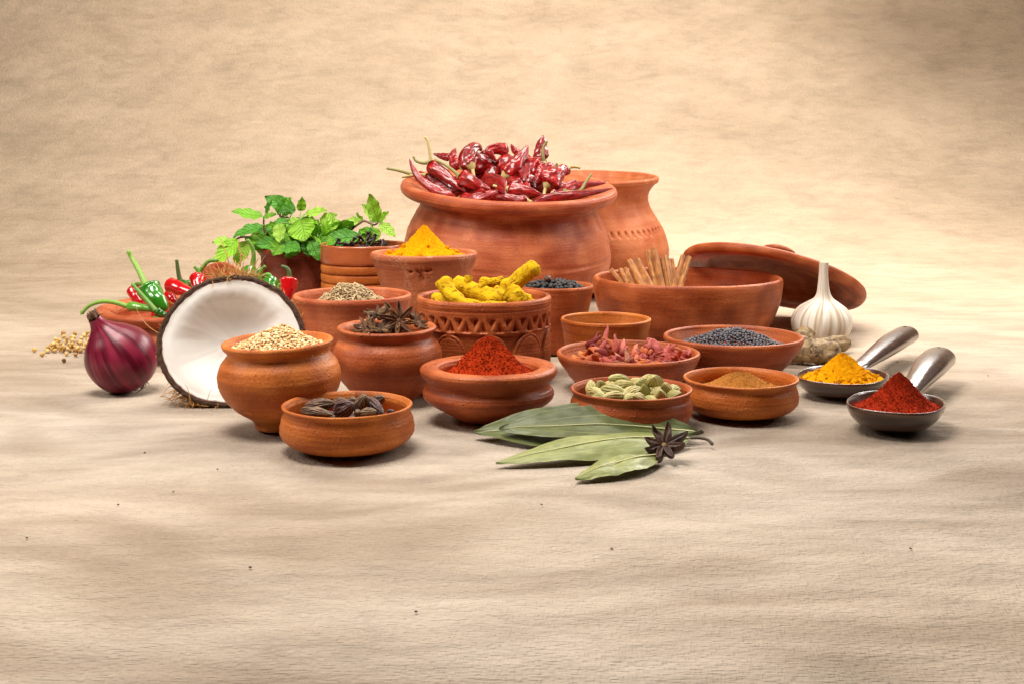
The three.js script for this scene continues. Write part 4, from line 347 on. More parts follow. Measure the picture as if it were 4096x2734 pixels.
// cloves
{
  const r = rngOf(35), mats = [std(0x2e1a12, 0.5), std(0x3c2216, 0.5), std(0x25140f, 0.45)];
  const stem = mergeGeometries([sweep([[0, 0, 0], [0.0003, 0.006, 0], [0, 0.0115, 0]], 8, 8, t => { const q = 0.0011 + 0.0009 * t; return [q * Math.min(1, t * 6 + 0.05), q]; }), ...[0, 1, 2, 3].map(i => sweep([[0, 0.0105, 0], [Math.cos(i * PI / 2) * 0.0022, 0.012, Math.sin(i * PI / 2) * 0.0022], [Math.cos(i * PI / 2) * 0.0034, 0.014, Math.sin(i * PI / 2) * 0.0034]], 5, 6, t => [0.0011 * (1 - t) + 0.0001, 0.0006]))].map(strip), false), bud = new THREE.SphereGeometry(0.0021, 12, 9).translate(0, 0.0132, 0);
  const put = []; for (let i = 0; i < 3000 && put.length < 42; i++) { const a = r() * 2 * PI, q = Math.sqrt(r()) * 0.044, x = Math.cos(a) * q, z = Math.sin(a) * q; if (put.every(o => Math.hypot(o[0] - x, o[1] - z) > 0.0062)) put.push([x, z, q]); }
  for (const [x, z, q] of put) { const g = thing('clove', 'dark dried clove in the ridged cup', 'clove', [-0.1931 + x, 0.1025 + 0.0085 * sm(0.044, 0.005, q) + r() * 0.003, -1.585 + z], 'cloves'); const m = mats[Math.floor(r() * 3)]; part('stem', stem, m, g); part('bud', bud, m, g); aim(g, [r() - .5, (r() - 0.35) * 0.7, r() - .5], r() * 6); }
  solo('clove_bed', heap(0.053, 0.008, 12, peak(2, 0.7), 0.08, 90, 40), std(0x2b1912, 0.7), 'lower mass of dark cloves filling the ridged cup', 'cloves', [-0.1931, 0.0965, -1.585], null, 'stuff');
}
// crumbs of ajwain in the small bowl
{
  const r = rngOf(37), g = ellipsoid(0.0016, 0.0009, 0.001, 0.2), ms = [0x9a8a5a, 0x84744a, 0xb0a070].map(c => std(c, 0.7));
  solo('spice_bed', heap(0.034, 0.0075, 21, peak(2, 0.6), 0.06, 90, 50), powder(0x7c6c42, 0x988858), 'mass of grey green spice seed in the nearly empty bowl', 'seeds', [0.1015, 0.0345, -1.30], null, 'stuff');
  for (let i = 0; i < 120; i++) { const a = r() * 2 * PI, q = Math.sqrt(r()) * 0.026, m = solo('ajwain_seed', g, ms[i % 3], 'tiny grey green seed in the nearly empty small bowl', 'seed', [0.1015 + Math.cos(a) * q, 0.0350 + 0.0085 * sm(0.034, 0, q) + r() * 0.002, -1.3 + Math.sin(a) * q], 'tiny seeds in the small bowl'); m.rotation.set(r() * 6, r() * 6, r() * 6); }
}

// ---------------------------------------------------------------- chillies
const dryMap = tex(512, 512, (u, v, o) => { const t = 0.5 * n16(u * 16, v * 16, 16, 16) + 0.3 * n32(u * 32, v * 32, 32, 32) + 0.2 * n64(u * 64, v * 32, 64, 32); const A = hex(0x6a0808), B = hex(0xb01410); for (let i = 0; i < 3; i++) o[i] = lerp(A[i], B[i], sm(0.25, 0.8, t)); }, true);
const dryBump = tex(512, 512, (u, v, o) => { o[0] = o[1] = o[2] = 0.5 * n32(u * 32, v * 16, 32, 16) + 0.3 * n64(u * 64, v * 32, 64, 32) + 0.2 * n8(u * 8, v * 8, 8, 8); }, false);
const dryMat = [0xffffff, 0xe0c8c8, 0xffd8c8].map(c => new THREE.MeshPhysicalMaterial({ color: c, map: dryMap, bumpMap: dryBump, bumpScale: 0.0003, roughness: 0.36, clearcoat: 0.55, clearcoatRoughness: 0.1, specularIntensity: 0.7 }));
const dryStem = [std(0xc4ae74, 0.7), std(0xb09a60, 0.7), std(0x8a824c, 0.7)];
function chilliBody(b, w, seed, dry) {
  const k = dry ? 0.62 : 0.96;
  return sweep(b, dry ? 44 : 36, dry ? 36 : 28, (t, a) => {
    let e = Math.pow(clamp(t / 0.14), 0.5) * Math.pow(clamp(1 - t), dry ? 0.62 : 0.42); e = Math.max(e, t < 0.5 ? 0.25 * sm(-0.02, 0.05, t) + 0.02 : 0.015);
    let f = 1;
    if (dry) { const wr = fbm(Math.cos(a) * 1.1 + seed, Math.sin(a) * 1.1, t * 2.6 + seed, 2); f = 1.12 + 0.33 * wr - 0.14 * Math.pow(Math.abs(Math.sin(a * 1.5 + seed + t * 2)), 8); }
    else f = 1 + 0.05 * N3(Math.cos(a) + seed, Math.sin(a), t * 3) + 0.02 * Math.sin(t * 22 + seed);
    const s = dry ? 1.32 : 1.3; return [w * e * f * s, w * e * f * k * s];
  }, [0, 0.3, 1], 2);
}
function calyx(p, dir, w, dry) { // cap with five shallow teeth
  const g = surf(20, 8, (u, v) => { const a = u * 2 * PI, th = 1 + 0.12 * Math.cos(a * 5), r = w * Math.pow(v, 0.6) * (0.28 + 0.72 * v) * (v > 0.9 ? th : 1); return [Math.cos(a) * r, w * (0.75 - 1.05 * v * v * (v > 0.9 ? th : 1)), Math.sin(a) * r]; }, true);
  const q = new THREE.Quaternion().setFromUnitVectors(V(0, 1, 0), dir.clone().normalize()); g.applyQuaternion(q); g.translate(...p); return g;
}
function chilli(c, i, dry, name, label, group, bodyM, stemM) {
  const g = thing(name, label, 'chilli', c.b[0], group), off = c.b[0], rel = p => [p[0] - off[0], p[1] - off[1], p[2] - off[2]];
  const b = c.b.map(rel); part('pod', chilliBody(b, c.w, i * 1.7 + 0.3, dry), bodyM, g);
  const d = V(b[0][0] - b[1][0], b[0][1] - b[1][1], b[0][2] - b[1][2]).normalize();
  if (c.s.length) { const s = c.s.map(rel), sr = dry ? 0.0023 : Math.min(0.0038, Math.max(0.0026, c.w * 0.28)); part('calyx', calyx([b[0][0] - d.x * c.w * 0.25, b[0][1] - d.y * c.w * 0.25, b[0][2] - d.z * c.w * 0.25], d, c.w * (dry ? 0.8 : 0.72), dry), stemM, g); part('stem', sweep(s, 22, 9, t => { const r = sr * (1.15 - 0.45 * t) * (t > 0.93 ? 1.25 : 1) * (t > 0.995 ? 0.1 : 1); return [r, r]; }), stemM, g); }
  return g;
}
DRIED.forEach((c, i) => chilli(c, i, true, 'dried_chilli', c.l, 'dried chillies', dryMat[i % 3], dryStem[i % 3]));
{ // the rest of the heap under them
  const r = rngOf(51);
  for (let i = 0; i < 34; i++) { const a = r() * 2 * PI, q = Math.sqrt(r()) * 0.082, x = -0.0104 + Math.cos(a) * q, z = -1.725 + Math.sin(a) * q, y = 0.178 + 0.036 * sm(0.09, 0.01, q) - r() * 0.014 - (z + 1.725) * 0.1, t = r() * 2 * PI, L = 0.026 + r() * 0.012, dy = (r() - 0.5) * 0.03; chilli({ b: [[x - Math.cos(t) * L, y - dy, z - Math.sin(t) * L], [x, y + 0.006, z], [x + Math.cos(t + 0.4) * L, y + dy, z + Math.sin(t + 0.4) * L]], w: 0.0085 + r() * 0.004, s: [] }, i + 40, true, 'dried_chilli', 'dried red chilli buried low in the heap of the largest pot', 'dried chillies', dryMat[i % 3], dryStem[i % 3]); }
}
const greenMat = [new THREE.MeshPhysicalMaterial({ color: 0x2f7a14, roughness: 0.22, clearcoat: 0.7, clearcoatRoughness: 0.08 }), new THREE.MeshPhysicalMaterial({ color: 0x5c9a2e, roughness: 0.3, clearcoat: 0.6, clearcoatRoughness: 0.1 }), new THREE.MeshPhysicalMaterial({ color: 0x1f5c12, roughness: 0.24, clearcoat: 0.7, clearcoatRoughness: 0.1 })];
const freshRed = new THREE.MeshPhysicalMaterial({ color: 0xc40f14, roughness: 0.22, clearcoat: 0.7, clearcoatRoughness: 0.08 }), stemG = [std(0x5f8c2c, 0.5), std(0x7ea23c, 0.5), std(0x4a5c28, 0.6)];
FRESH.forEach((c, i) => chilli(c, i + 3, false, 'fresh_chilli', c.l, 'fresh chillies', c.k === 'r' ? freshRed : greenMat[i === 1 ? 1 : i % 2 ? 2 : 0], stemG[i === 0 || i === 1 ? 1 : i === 5 || i === 14 ? 2 : 0]));

{ // chillies lying under the ones that show
  const r = rngOf(57);
  for (let i = 0; i < 16; i++) { const a = r() * 2 * PI, q = Math.sqrt(r()) * 0.06, x = -0.367 + Math.cos(a) * q, z = -1.405 + Math.sin(a) * q, y = 0.03 + r() * 0.012, t = r() * 2 * PI, L = 0.022; chilli({ b: [[x - Math.cos(t) * L, y, z - Math.sin(t) * L], [x, y + 0.003, z], [x + Math.cos(t + 0.3) * L, y - 0.003, z + Math.sin(t + 0.3) * L]], w: 0.0075, s: [] }, i + 60, false, 'fresh_chilli', i % 2 ? 'red chilli lying at the bottom of the flanged dish' : 'green chilli lying at the bottom of the flanged dish', 'fresh chillies', i % 2 ? freshRed : greenMat[0], stemG[0]); }
}

// ---------------------------------------------------------------- roots, pods, bark, blades
const rootMat = std(0xffffff, 0.9, { vertexColors: true, bumpMap: dryBump, bumpScale: 0.0012, specularIntensity: 0.2 });
TURM.forEach((c, i) => {
  const o = c.b[0], b = c.b.map(p => [p[0] - o[0], p[1] - o[1], p[2] - o[2]]), r = rngOf(60 + i), s = i * 3.1;
  const body = (pts, w, sd) => sweep(pts, 40, 26, (t, a) => { const e = Math.min(1, Math.pow(t / 0.1, 0.5), Math.pow((1 - t) / 0.1, 0.5)), f = 1.04 + 0.16 * N3(Math.cos(a) * 0.7 + sd, Math.sin(a) * 0.7, t * 2.6) + 0.03 * N3(Math.cos(a) * 3, Math.sin(a) * 3 + sd, t * 12) + 0.018 * Math.sin(t * 46 + sd); return [w * e * f * 1.02, w * e * f]; });
  const gs = [body(b, c.w * 1.12, s)];
  if (i < 4) for (let k = 0; k < (i === 1 ? 2 : 1); k++) { const t = i === 1 ? 0.3 + 0.28 * k : 0.4 + r() * 0.4, q = new THREE.CatmullRomCurve3(b.map(p => V(...p))).getPoint(t); gs.push(body([[q.x, q.y, q.z], [q.x + 0.002, q.y + c.w * (i === 1 ? 0.9 : 0.4), q.z + 0.004], [q.x + 0.003, q.y + c.w * (i === 1 ? 1.75 : 0.5), q.z + c.w * (i === 1 ? 0.3 : 1.1)]], c.w * 0.5, s + k)); }
  const g = mergeGeometries(gs.map(strip), false); colourBy(g, (col, x, y, z) => { const n = fbm(x * 90 + s, y * 200, z * 90, 3), m = fbm(x * 420, y * 420 + s, z * 420, 2), k = 0.9 * sm(0.12, 0.5, n * 0.75 + m * 0.75); col.setRGB(lerp(0.63, 0.2, k), lerp(0.375, 0.105, k), lerp(0.008, 0.012, k)); });
  solo('turmeric_root', g, rootMat, c.l, 'turmeric root', o, 'turmeric roots');
});
// cinnamon quills: two scrolls of bark
{
  const bark = new THREE.MeshPhysicalMaterial({ map: tex(512, 512, (u, v, o) => { const t = 0.45 * n128(u * 128, v * 8, 128, 8) + 0.3 * n64(u * 64, v * 16, 64, 16) + 0.25 * n16(u * 16, v * 16, 16, 16), A = hex(0x7c4618), B = hex(0xb27434); for (let i = 0; i < 3; i++) o[i] = lerp(A[i], B[i], sm(0.2, 0.8, t)); }, true), roughness: 0.75, bumpMap: dryBump, bumpScale: 0.0005 });
  CINN.forEach((c, i) => {
    const a = V(...c.a), b = V(...c.b), dir = b.clone().sub(a), L = dir.length() * 1.12, w = c.w, th = Math.min(0.0014, w * 0.22), cl = [];
    const sp = (cx, s, R) => { for (let k = 0; k <= 26; k++) { const t = k / 26, an = lerp(-4.6, PI * 0.5, t), rr = R * lerp(0.42, 1, t); cl.push([cx + s * Math.cos(an) * rr * -1, Math.sin(an) * rr]); } };
    if (i === 0 || i === 4) { for (let k = 0; k <= 30; k++) { const an = lerp(-5.4, PI * 0.5, k / 30), rr = w * lerp(0.55, 0.95, k / 30); cl.push([Math.cos(an) * rr, Math.sin(an) * rr * (i ? 1 : 0.5)]); } }
    else { const R = w * 0.5; sp(-R * 1.0, 1, R); const first = cl.length; const tmp = []; for (let k = 0; k <= 26; k++) { const t = k / 26, an = lerp(PI * 0.5, -4.6, t), rr = R * lerp(1, 0.42, t); tmp.push([R * 1.0 + Math.cos(an) * rr, Math.sin(an) * rr]); } cl.push([-R * 0.25, R * 0.5], [0, -R * 0.2], [R * 0.25, R * 0.5], ...tmp); }
    const left = [], right = []; cl.forEach((p, k) => { const q0 = cl[Math.max(0, k - 1)], q1 = cl[Math.min(cl.length - 1, k + 1)], dx = q1[0] - q0[0], dy = q1[1] - q0[1], l = Math.hypot(dx, dy) || 1; left.push(new THREE.Vector2(p[0] - dy / l * th / 2, p[1] + dx / l * th / 2)); right.push(new THREE.Vector2(p[0] + dy / l * th / 2, p[1] - dx / l * th / 2)); });
    const ring = [...left, ...right.reverse()], n = ring.length, nv = 16;
    const g = surf(n, nv, (u, v) => { const k = Math.round(u * n) % n, p = ring[k], f = 1.1 + 0.02 * N3(p.x * 200 + i, p.y * 200, v * 2); return [p.x * f, v * L + (v > 0.95 ? 0.0012 * N3(p.x * 500, p.y * 500, i) : 0), p.y * f]; }, true, (u, v) => [u * 1.3 + i * 0.3, v * 0.8]);
    const m = solo('cinnamon_stick', g, bark, c.l, 'cinnamon stick', [a.x - dir.x * 0.12, a.y - dir.y * 0.12, a.z - dir.z * 0.12], 'cinnamon sticks'); aim(m, [dir.x, dir.y, dir.z], 0.15 * (i % 3 - 1));
  });
}
// cardamom pods
{
  const pod = (seed, ridges, dep, open, blunt) => surf(96, 30, (u, v) => { const a = u * 2 * PI, t = v; let e = Math.pow(Math.sin(PI * clamp(t * 0.98 + 0.01)), blunt) * (1 - 0.22 * t); const rn = open ? 1 - 2 * Math.abs(N3(Math.cos(a) * 2.6 + seed, Math.sin(a) * 2.6, t * 1.1)) : Math.abs(Math.cos(a * ridges * 0.5 + 0.8 * N3(seed, t * 2, Math.cos(a)))) - 0.5; const f = 1 + 0.10 * Math.cos(a * 3 + seed) + dep * rn + 0.06 * N3(Math.cos(a) + seed, Math.sin(a), t * 3); e = Math.max(e, t > 0.5 ? 0.07 : 0.1) * (t === 0 || t === 1 ? 0.01 : 1); return [Math.cos(a) * e * f, (t - 0.5) * 2, Math.sin(a) * e * f]; }, true);
  const gg = [0, 1, 2, 3].map(k => pod(k * 2.7, 14, 0.13, 0, 0.72)), bg = [0, 1, 2].map(k => pod(k * 3.9 + 1, 18, 0.22, 1, 0.6));
  const stripe = (a, b, n) => tex(512, 128, (u, v, o) => { const A = hex(a), B = hex(b), s = Math.abs(Math.cos(u * PI * n + 0.6 * n16(u * 16, v * 4, 16, 4))), t = sm(0.35, 0.95, s * 0.7 + 0.45 * n128(u * 128, v * 12, 128, 12)); for (let i = 0; i < 3; i++) o[i] = lerp(A[i], B[i], t); }, true), gm = [[0x8e8444, 0xc2b274], [0x847e44, 0xb4a86a], [0x9c8e50, 0xcebd84], [0x8a8a48, 0xbeb478]].map(c => std(0xffffff, 0.55, { map: stripe(c[0], c[1], 14) })), bm = [[0x36221a, 0x8c6a50], [0x3c281c, 0x9c7c5c], [0x301c1e, 0x765650]].map(c => std(0xffffff, 0.6, { map: stripe(c[0], c[1], 18), bumpMap: dryBump, bumpScale: 0.0004 }));
  const special = { 0: 'green cardamom pod standing at the left lip of its bowl', 1: 'split green cardamom pod with dark opening at left', 3: 'pale green cardamom pod lying highest at the back of heap', 11: 'green cardamom pod standing tallest in the heap', 17: 'green cardamom pod pointing right over the lip', 6: 'large green cardamom pod slanting at heap centre' };
  GCARD.forEach((c, i) => { for (const k of [0, 2]) { const o = [0.1019, 0, -1.016][k]; c.c[k] = o + (c.c[k] - o) * 0.9; c.t[k] = o + (c.t[k] - o) * 0.9; } { const dx = c.c[0] - 0.1019, dz = c.c[2] + 1.016, q = Math.hypot(dx, dz); if (q > 0.0395) { const f = 0.0395 / q - 1; c.c[0] += dx * f; c.t[0] += dx * f; c.c[2] += dz * f; c.t[2] += dz * f; } } const n = c.n, m = solo('green_cardamom_pod', gg[i % 4], gm[i % 4], special[i] || 'ribbed green cardamom pod within the heap', 'cardamom pod', c.c, 'green cardamom pods'); const d = V(c.t[0] - c.c[0], c.t[1] - c.c[1], c.t[2] - c.c[2]); aim(m, [d.x, d.y, d.z], i * 1.3); const w = 1.2 * Math.max(0.0045, Math.min(n * 0.52, 0.0066)); m.position.y += 0.0015; m.scale.set(w, 1.22 * Math.max(n, 0.0078), w); });
  const r = rngOf(71); for (let i = 0; i < 40; i++) { const a = r() * 2 * PI, q = Math.sqrt(r()) * 0.036, m = solo('green_cardamom_pod', gg[i % 4], gm[i % 4], 'green cardamom pod at the bottom of the heap', 'cardamom pod', [0.1019 + Math.cos(a) * q, 0.0215 + 0.005 * sm(0.036, 0.01, q) + r() * 0.005, -1.016 + Math.sin(a) * q], 'green cardamom pods'); aim(m, [r() - .5, (r() - .5) * 0.4, r() - .5], r() * 6); m.scale.set(0.006, 0.0105, 0.006); }
  BCARD.forEach((c, i) => { const m = solo('black_cardamom_pod', bg[i % 3], bm[i % 3], c.l, 'cardamom pod', c.c, 'black cardamom pods'); const d = V(c.t[0] - c.c[0], c.t[1] - c.c[1], c.t[2] - c.c[2]); aim(m, [d.x, d.y, d.z], i * 2.1); m.scale.set(c.w * 1.15, c.n * 1.2, c.w * 1.05); });
  for (let i = 0; i < 22; i++) { const a = r() * 2 * PI, q = Math.sqrt(r()) * 0.027, m = solo('black_cardamom_pod', bg[i % 3], bm[i % 3], 'black cardamom pod at the bottom of the front bowl', 'cardamom pod', [-0.135 + Math.cos(a) * q, 0.0145 + r() * 0.004, -0.942 + Math.sin(a) * q], 'black cardamom pods'); aim(m, [r() - .5, (r() - .5) * 0.3, r() - .5], r() * 6); m.scale.set(0.0085, 0.0155, 0.0085); }
}
// star anise: eight boat shaped carpels
const carpelG = [0, 1, 2].map(k => { const g = sweep([[0.06, 0, 0], [0.4, -0.02, 0.02 * k], [0.75, 0.02, 0], [1, 0.14 + 0.05 * k, 0]], 18, 20, (t, a) => { const e = 0.02 + 2.05 * Math.pow(t, 0.55) * Math.pow(1 - t, 0.8), top = Math.sin(a), cut = top > 0.86 ? 0.42 : top > 0.7 ? 1.12 : 1; return [0.135 * e * (1 + 0.1 * N3(t * 4, a, k)) * (top > 0.86 ? 0.5 : 1), (top > 0 ? 0.19 : 0.2) * e * cut * (1 + 0.08 * N3(t * 5, a, k + 4))]; }, [0, 1, 0]); return g; });
const aniseM = [0x74492c, 0x855c34, 0x5c3a24, 0x8a6a3e].map(c => std(c, 0.55, { bumpMap: dryBump, bumpScale: 0.0006 })), seedM = std(0x6a3a1c, 0.2);
const aniseDark = [std(0x3e2519, 0.55), std(0x4a2e1e, 0.5)];
function starAnise(c, r, n, a, label, group, i) {
  const g = thing('star_anise', label, 'star anise', c, group), R = rngOf(90 + i);
  for (let k = 0; k < 8; k++) { const m = part('carpel', carpelG[(k + i) % 3], i === 99 ? aniseDark[k % 2] : aniseM[(i + (k % 3 ? 0 : 1)) % 4], g); m.rotation.set(0, k * PI / 4 + a + (R() - .5) * 0.2, 0.05 + R() * 0.15); const L = r * (0.78 + R() * 0.32); m.scale.set(L, r * (0.95 + 0.3 * R()) * (i === 99 ? 1.3 : 1), r * (i === 99 ? 1.4 : 1.15)); if (k % 3 === 0 && i !== 99) { const s = part('seed', ellipsoid(0.16, 0.08, 0.07), seedM, m); s.position.set(0.5, 0.06, 0); } }
  part('core', ellipsoid(0.14 * r, 0.1 * r, 0.14 * r), aniseM[i % 4], g);
  aim(g, n); return g;
}
STAR.forEach((c, i) => starAnise(c.c, c.r, c.n, c.a, c.l, 'star anise in the round red pot', i));
{ const r = rngOf(77); for (let i = 0; i < 12; i++) { const a = r() * 2 * PI, q = Math.sqrt(r()) * 0.021; starAnise([-0.1187 + Math.cos(a) * q, 0.064 + r() * 0.006, -1.13 + Math.sin(a) * q], 0.011 + r() * 0.003, [(r() - .5) * 1.4, 1, (r() - .5) * 1.4], r() * 3, 'star anise buried in the heap of the round red pot', 'star anise in the round red pot', 20 + i); } }
starAnise([0.1165, 0.0122, -0.903], 0.0200, [-0.28, 0.8, 0.62], 0.25, 'single dark star anise lying on the cloth against the bay leaves', null, 99);
// mace: split blades
{
  const mm = [0xb04434, 0xc05a50, 0xc8683a, 0x8f3330, 0xd0702a, 0x9c5a3c].map(c => std(c, 0.6, { bumpMap: dryBump, bumpScale: 0.0005, side: THREE.DoubleSide })), r = rngOf(81);
  const pick = [3, 1, 1, 4, 2, 5, 5, 0, 2, 1, 0, 1, 1, 3, 0];
  const blade = (p0, p1, w, s) => { const mid = [(p0[0] + p1[0]) / 2 + (r() - .5) * 0.018, (p0[1] + p1[1]) / 2 + (r() - .3) * 0.006, (p0[2] + p1[2]) / 2 + (r() - .2) * 0.012], end = [p1[0] + (r() - .5) * 0.006, p1[1] - r() * 0.003, p1[2] + (r() - .5) * 0.008]; return sweep([p0, mid, p1, end], 20, 10, (t, a) => { const e = (0.35 + 0.9 * Math.sin(PI * clamp(0.15 + t * 0.85))) * Math.pow(1 - t, 0.4) * (1 + 0.35 * N3(t * 5, s, Math.cos(a) > 0 ? 1 : 2)); return [w * e + 0.0001, 0.0006 * (1 - 0.5 * t) + 0.0004 * Math.abs(Math.cos(a * 2))]; }, [0.3 * (r() - .5) * 2, 0.2, 1]); };
  MACE.forEach((c, i) => { const g = thing('mace_blade', c.l, 'mace', c.c, 'mace'); const o = c.c; [...c.t, ...c.t.map(t => [lerp(t[0], c.c[0], 0.25) + (r() - .5) * 0.014, lerp(t[1], c.c[1], 0.35), t[2] + (r() - .3) * 0.016])].forEach((t, k) => part('blade', blade([(r() - .5) * 0.006, 0, (r() - .5) * 0.006], [t[0] - o[0], t[1] - o[1], t[2] - o[2]], 0.0019 + r() * 0.0022, i * 3 + k), mm[k ? (pick[i] + (r() < 0.3 ? 1 : 0)) % 6 : pick[i]], g)); });
  for (let i = 0; i < 16; i++) { const a = r() * 2 * PI, q = Math.sqrt(r()) * 0.048, o = [0.1139 + Math.cos(a) * q, 0.024 + r() * 0.006, -1.172 + Math.sin(a) * q]; const g = thing('mace_blade', 'red mace shred at the bottom of the mace bowl', 'mace', o, 'mace'); for (let k = 0; k < 3; k++) { const t = r() * 6.3; part('blade', blade([0, 0, 0], [Math.cos(t) * 0.016, r() * 0.008, Math.sin(t) * 0.016], 0.0028, i + k), mm[Math.floor(r() * 6)], g); } }
}
// ---------------------------------------------------------------- mint
{
  const quilt = tex(512, 512, (u, v, o) => { // veins and raised cells of a mint leaf; u across, v along
    const x = Math.abs(u - 0.5) * 2, s = v * 7 - x * 2.2, vein = Math.min(Math.abs(s - Math.round(s)) * 2.2, x * 3.2), cell = n32(u * 32, v * 32, 32, 32); o[0] = o[1] = o[2] = 0.25 + 0.55 * sm(0, 0.35, vein) * (0.7 + 0.3 * cell); }, false);
  const gm = [0x78b428, 0x92ca30, 0x549826, 0xa6d24c].map(c => new THREE.MeshPhysicalMaterial({ color: c, roughness: 0.45, bumpMap: quilt, bumpScale: 0.0024, transmission: 0.18, thickness: 0, side: THREE.DoubleSide, specularIntensity: 0.6 })), sg = std(0x7a5046, 0.6), sg2 = std(0x6c8c3c, 0.6);
  const r = rngOf(101);
  const leaf = (L, W, s) => surf(16, 22, (u, v) => { const x = (u - 0.5) * 2, w = W * Math.pow(Math.sin(PI * Math.pow(clamp(v * 0.98 + 0.01), 0.78)), 0.75) * (1 + (Math.abs(x) > 0.95 ? 0.09 * (((v * 9) % 1) - 0.5) : 0)); const y = v * L; return [x * w, y, 0.0011 * Math.sin(v * 18 + s) * Math.abs(x) + 0.22 * w * x * x * (s % 2 > 1 ? 1 : 0.4) + L * 0.22 * (v * v) * (s % 3 > 1.5 ? -1 : 0.4) - 0.0012 * (1 - Math.abs(x))]; }, false);
  MINT.forEach((c, i) => {
    const o = c.s[0], g = thing('mint_sprig', c.l, 'mint', o, 'mint sprigs'), rel = p => [p[0] - o[0], p[1] - o[1], p[2] - o[2]], st = c.s.map(rel);
    const root = [st[0][0] * 0.5 - (o[0] + 0.298) * 0.4, st[0][1] - 0.03, st[0][2] - 0.004];
    part('stem', tube([root, ...st], 0.0021, 0.0013, 26, 8), i % 3 === 1 || i === 0 || i === 2 ? sg : sg2, g);
    const curve = new THREE.CatmullRomCurve3(st.map(p => V(...p)));
    c.f.forEach((f, k) => {
      const a = V(...rel(f[0])), b = V(...rel(f[1])), d = b.clone().sub(a), L = d.length(), m = part('leaf', leaf(L, Math.max(f[2] * 1.1, L * 0.27), i * 2.3 + k * 1.9), gm[(i * 3 + k * 2 + (i === 4 ? 2 : 0)) % 4], g);
      d.normalize(); const n0 = V((r() - .5) * 0.9, 0.55 + r() * 0.5, 1 - r() * 0.5), n = n0.addScaledVector(d, -n0.dot(d)).normalize(), X = V().crossVectors(d, n);
      m.quaternion.setFromRotationMatrix(new THREE.Matrix4().makeBasis(X, d, n)); m.position.copy(a);
      let best = 0, bd = 9; for (let t = 0; t <= 1; t += 0.05) { const q = curve.getPoint(t).distanceTo(a); if (q < bd) { bd = q; best = t; } } const q = curve.getPoint(best);
      if (bd > 0.002) part('petiole', tube([[q.x, q.y, q.z], [(q.x + a.x) / 2, (q.y + a.y) / 2 + 0.002, (q.z + a.z) / 2], [a.x, a.y, a.z]], 0.0010, 0.0008, 8, 6), sg2, g);
    });
  });
  // leaves and sprigs lower in the bunch
  for (let i = 0; i < 14; i++) { const a = (i / 14) * 2 * PI, q = 0.012 + 0.022 * r(), o = [-0.29 + Math.cos(a) * q * 1.3, 0.085, -1.665 + Math.sin(a) * q], g = thing('mint_sprig', 'short mint sprig packed inside the mint bunch', 'mint', o, 'mint sprigs'); const h = 0.025 + r() * 0.025; part('stem', tube([[0, -0.02, 0], [0.002, h * 0.5, 0], [Math.cos(a) * 0.008, h, Math.sin(a) * 0.008]], 0.0018, 0.0012, 10, 7), sg2, g);
    for (let k = 0; k < 5; k++) { const m = part('leaf', leaf(0.028 + r() * 0.014, 0.010 + r() * 0.005, i + k), gm[(i + k) % 4], g), t = a + k * 2.2 + r(); aim(m, [Math.cos(t), 0.1 + r() * 0.7, Math.sin(t)], r() * 6); m.position.set(Math.cos(a) * 0.006, h * (0.4 + 0.6 * r()), Math.sin(a) * 0.006); } }
}

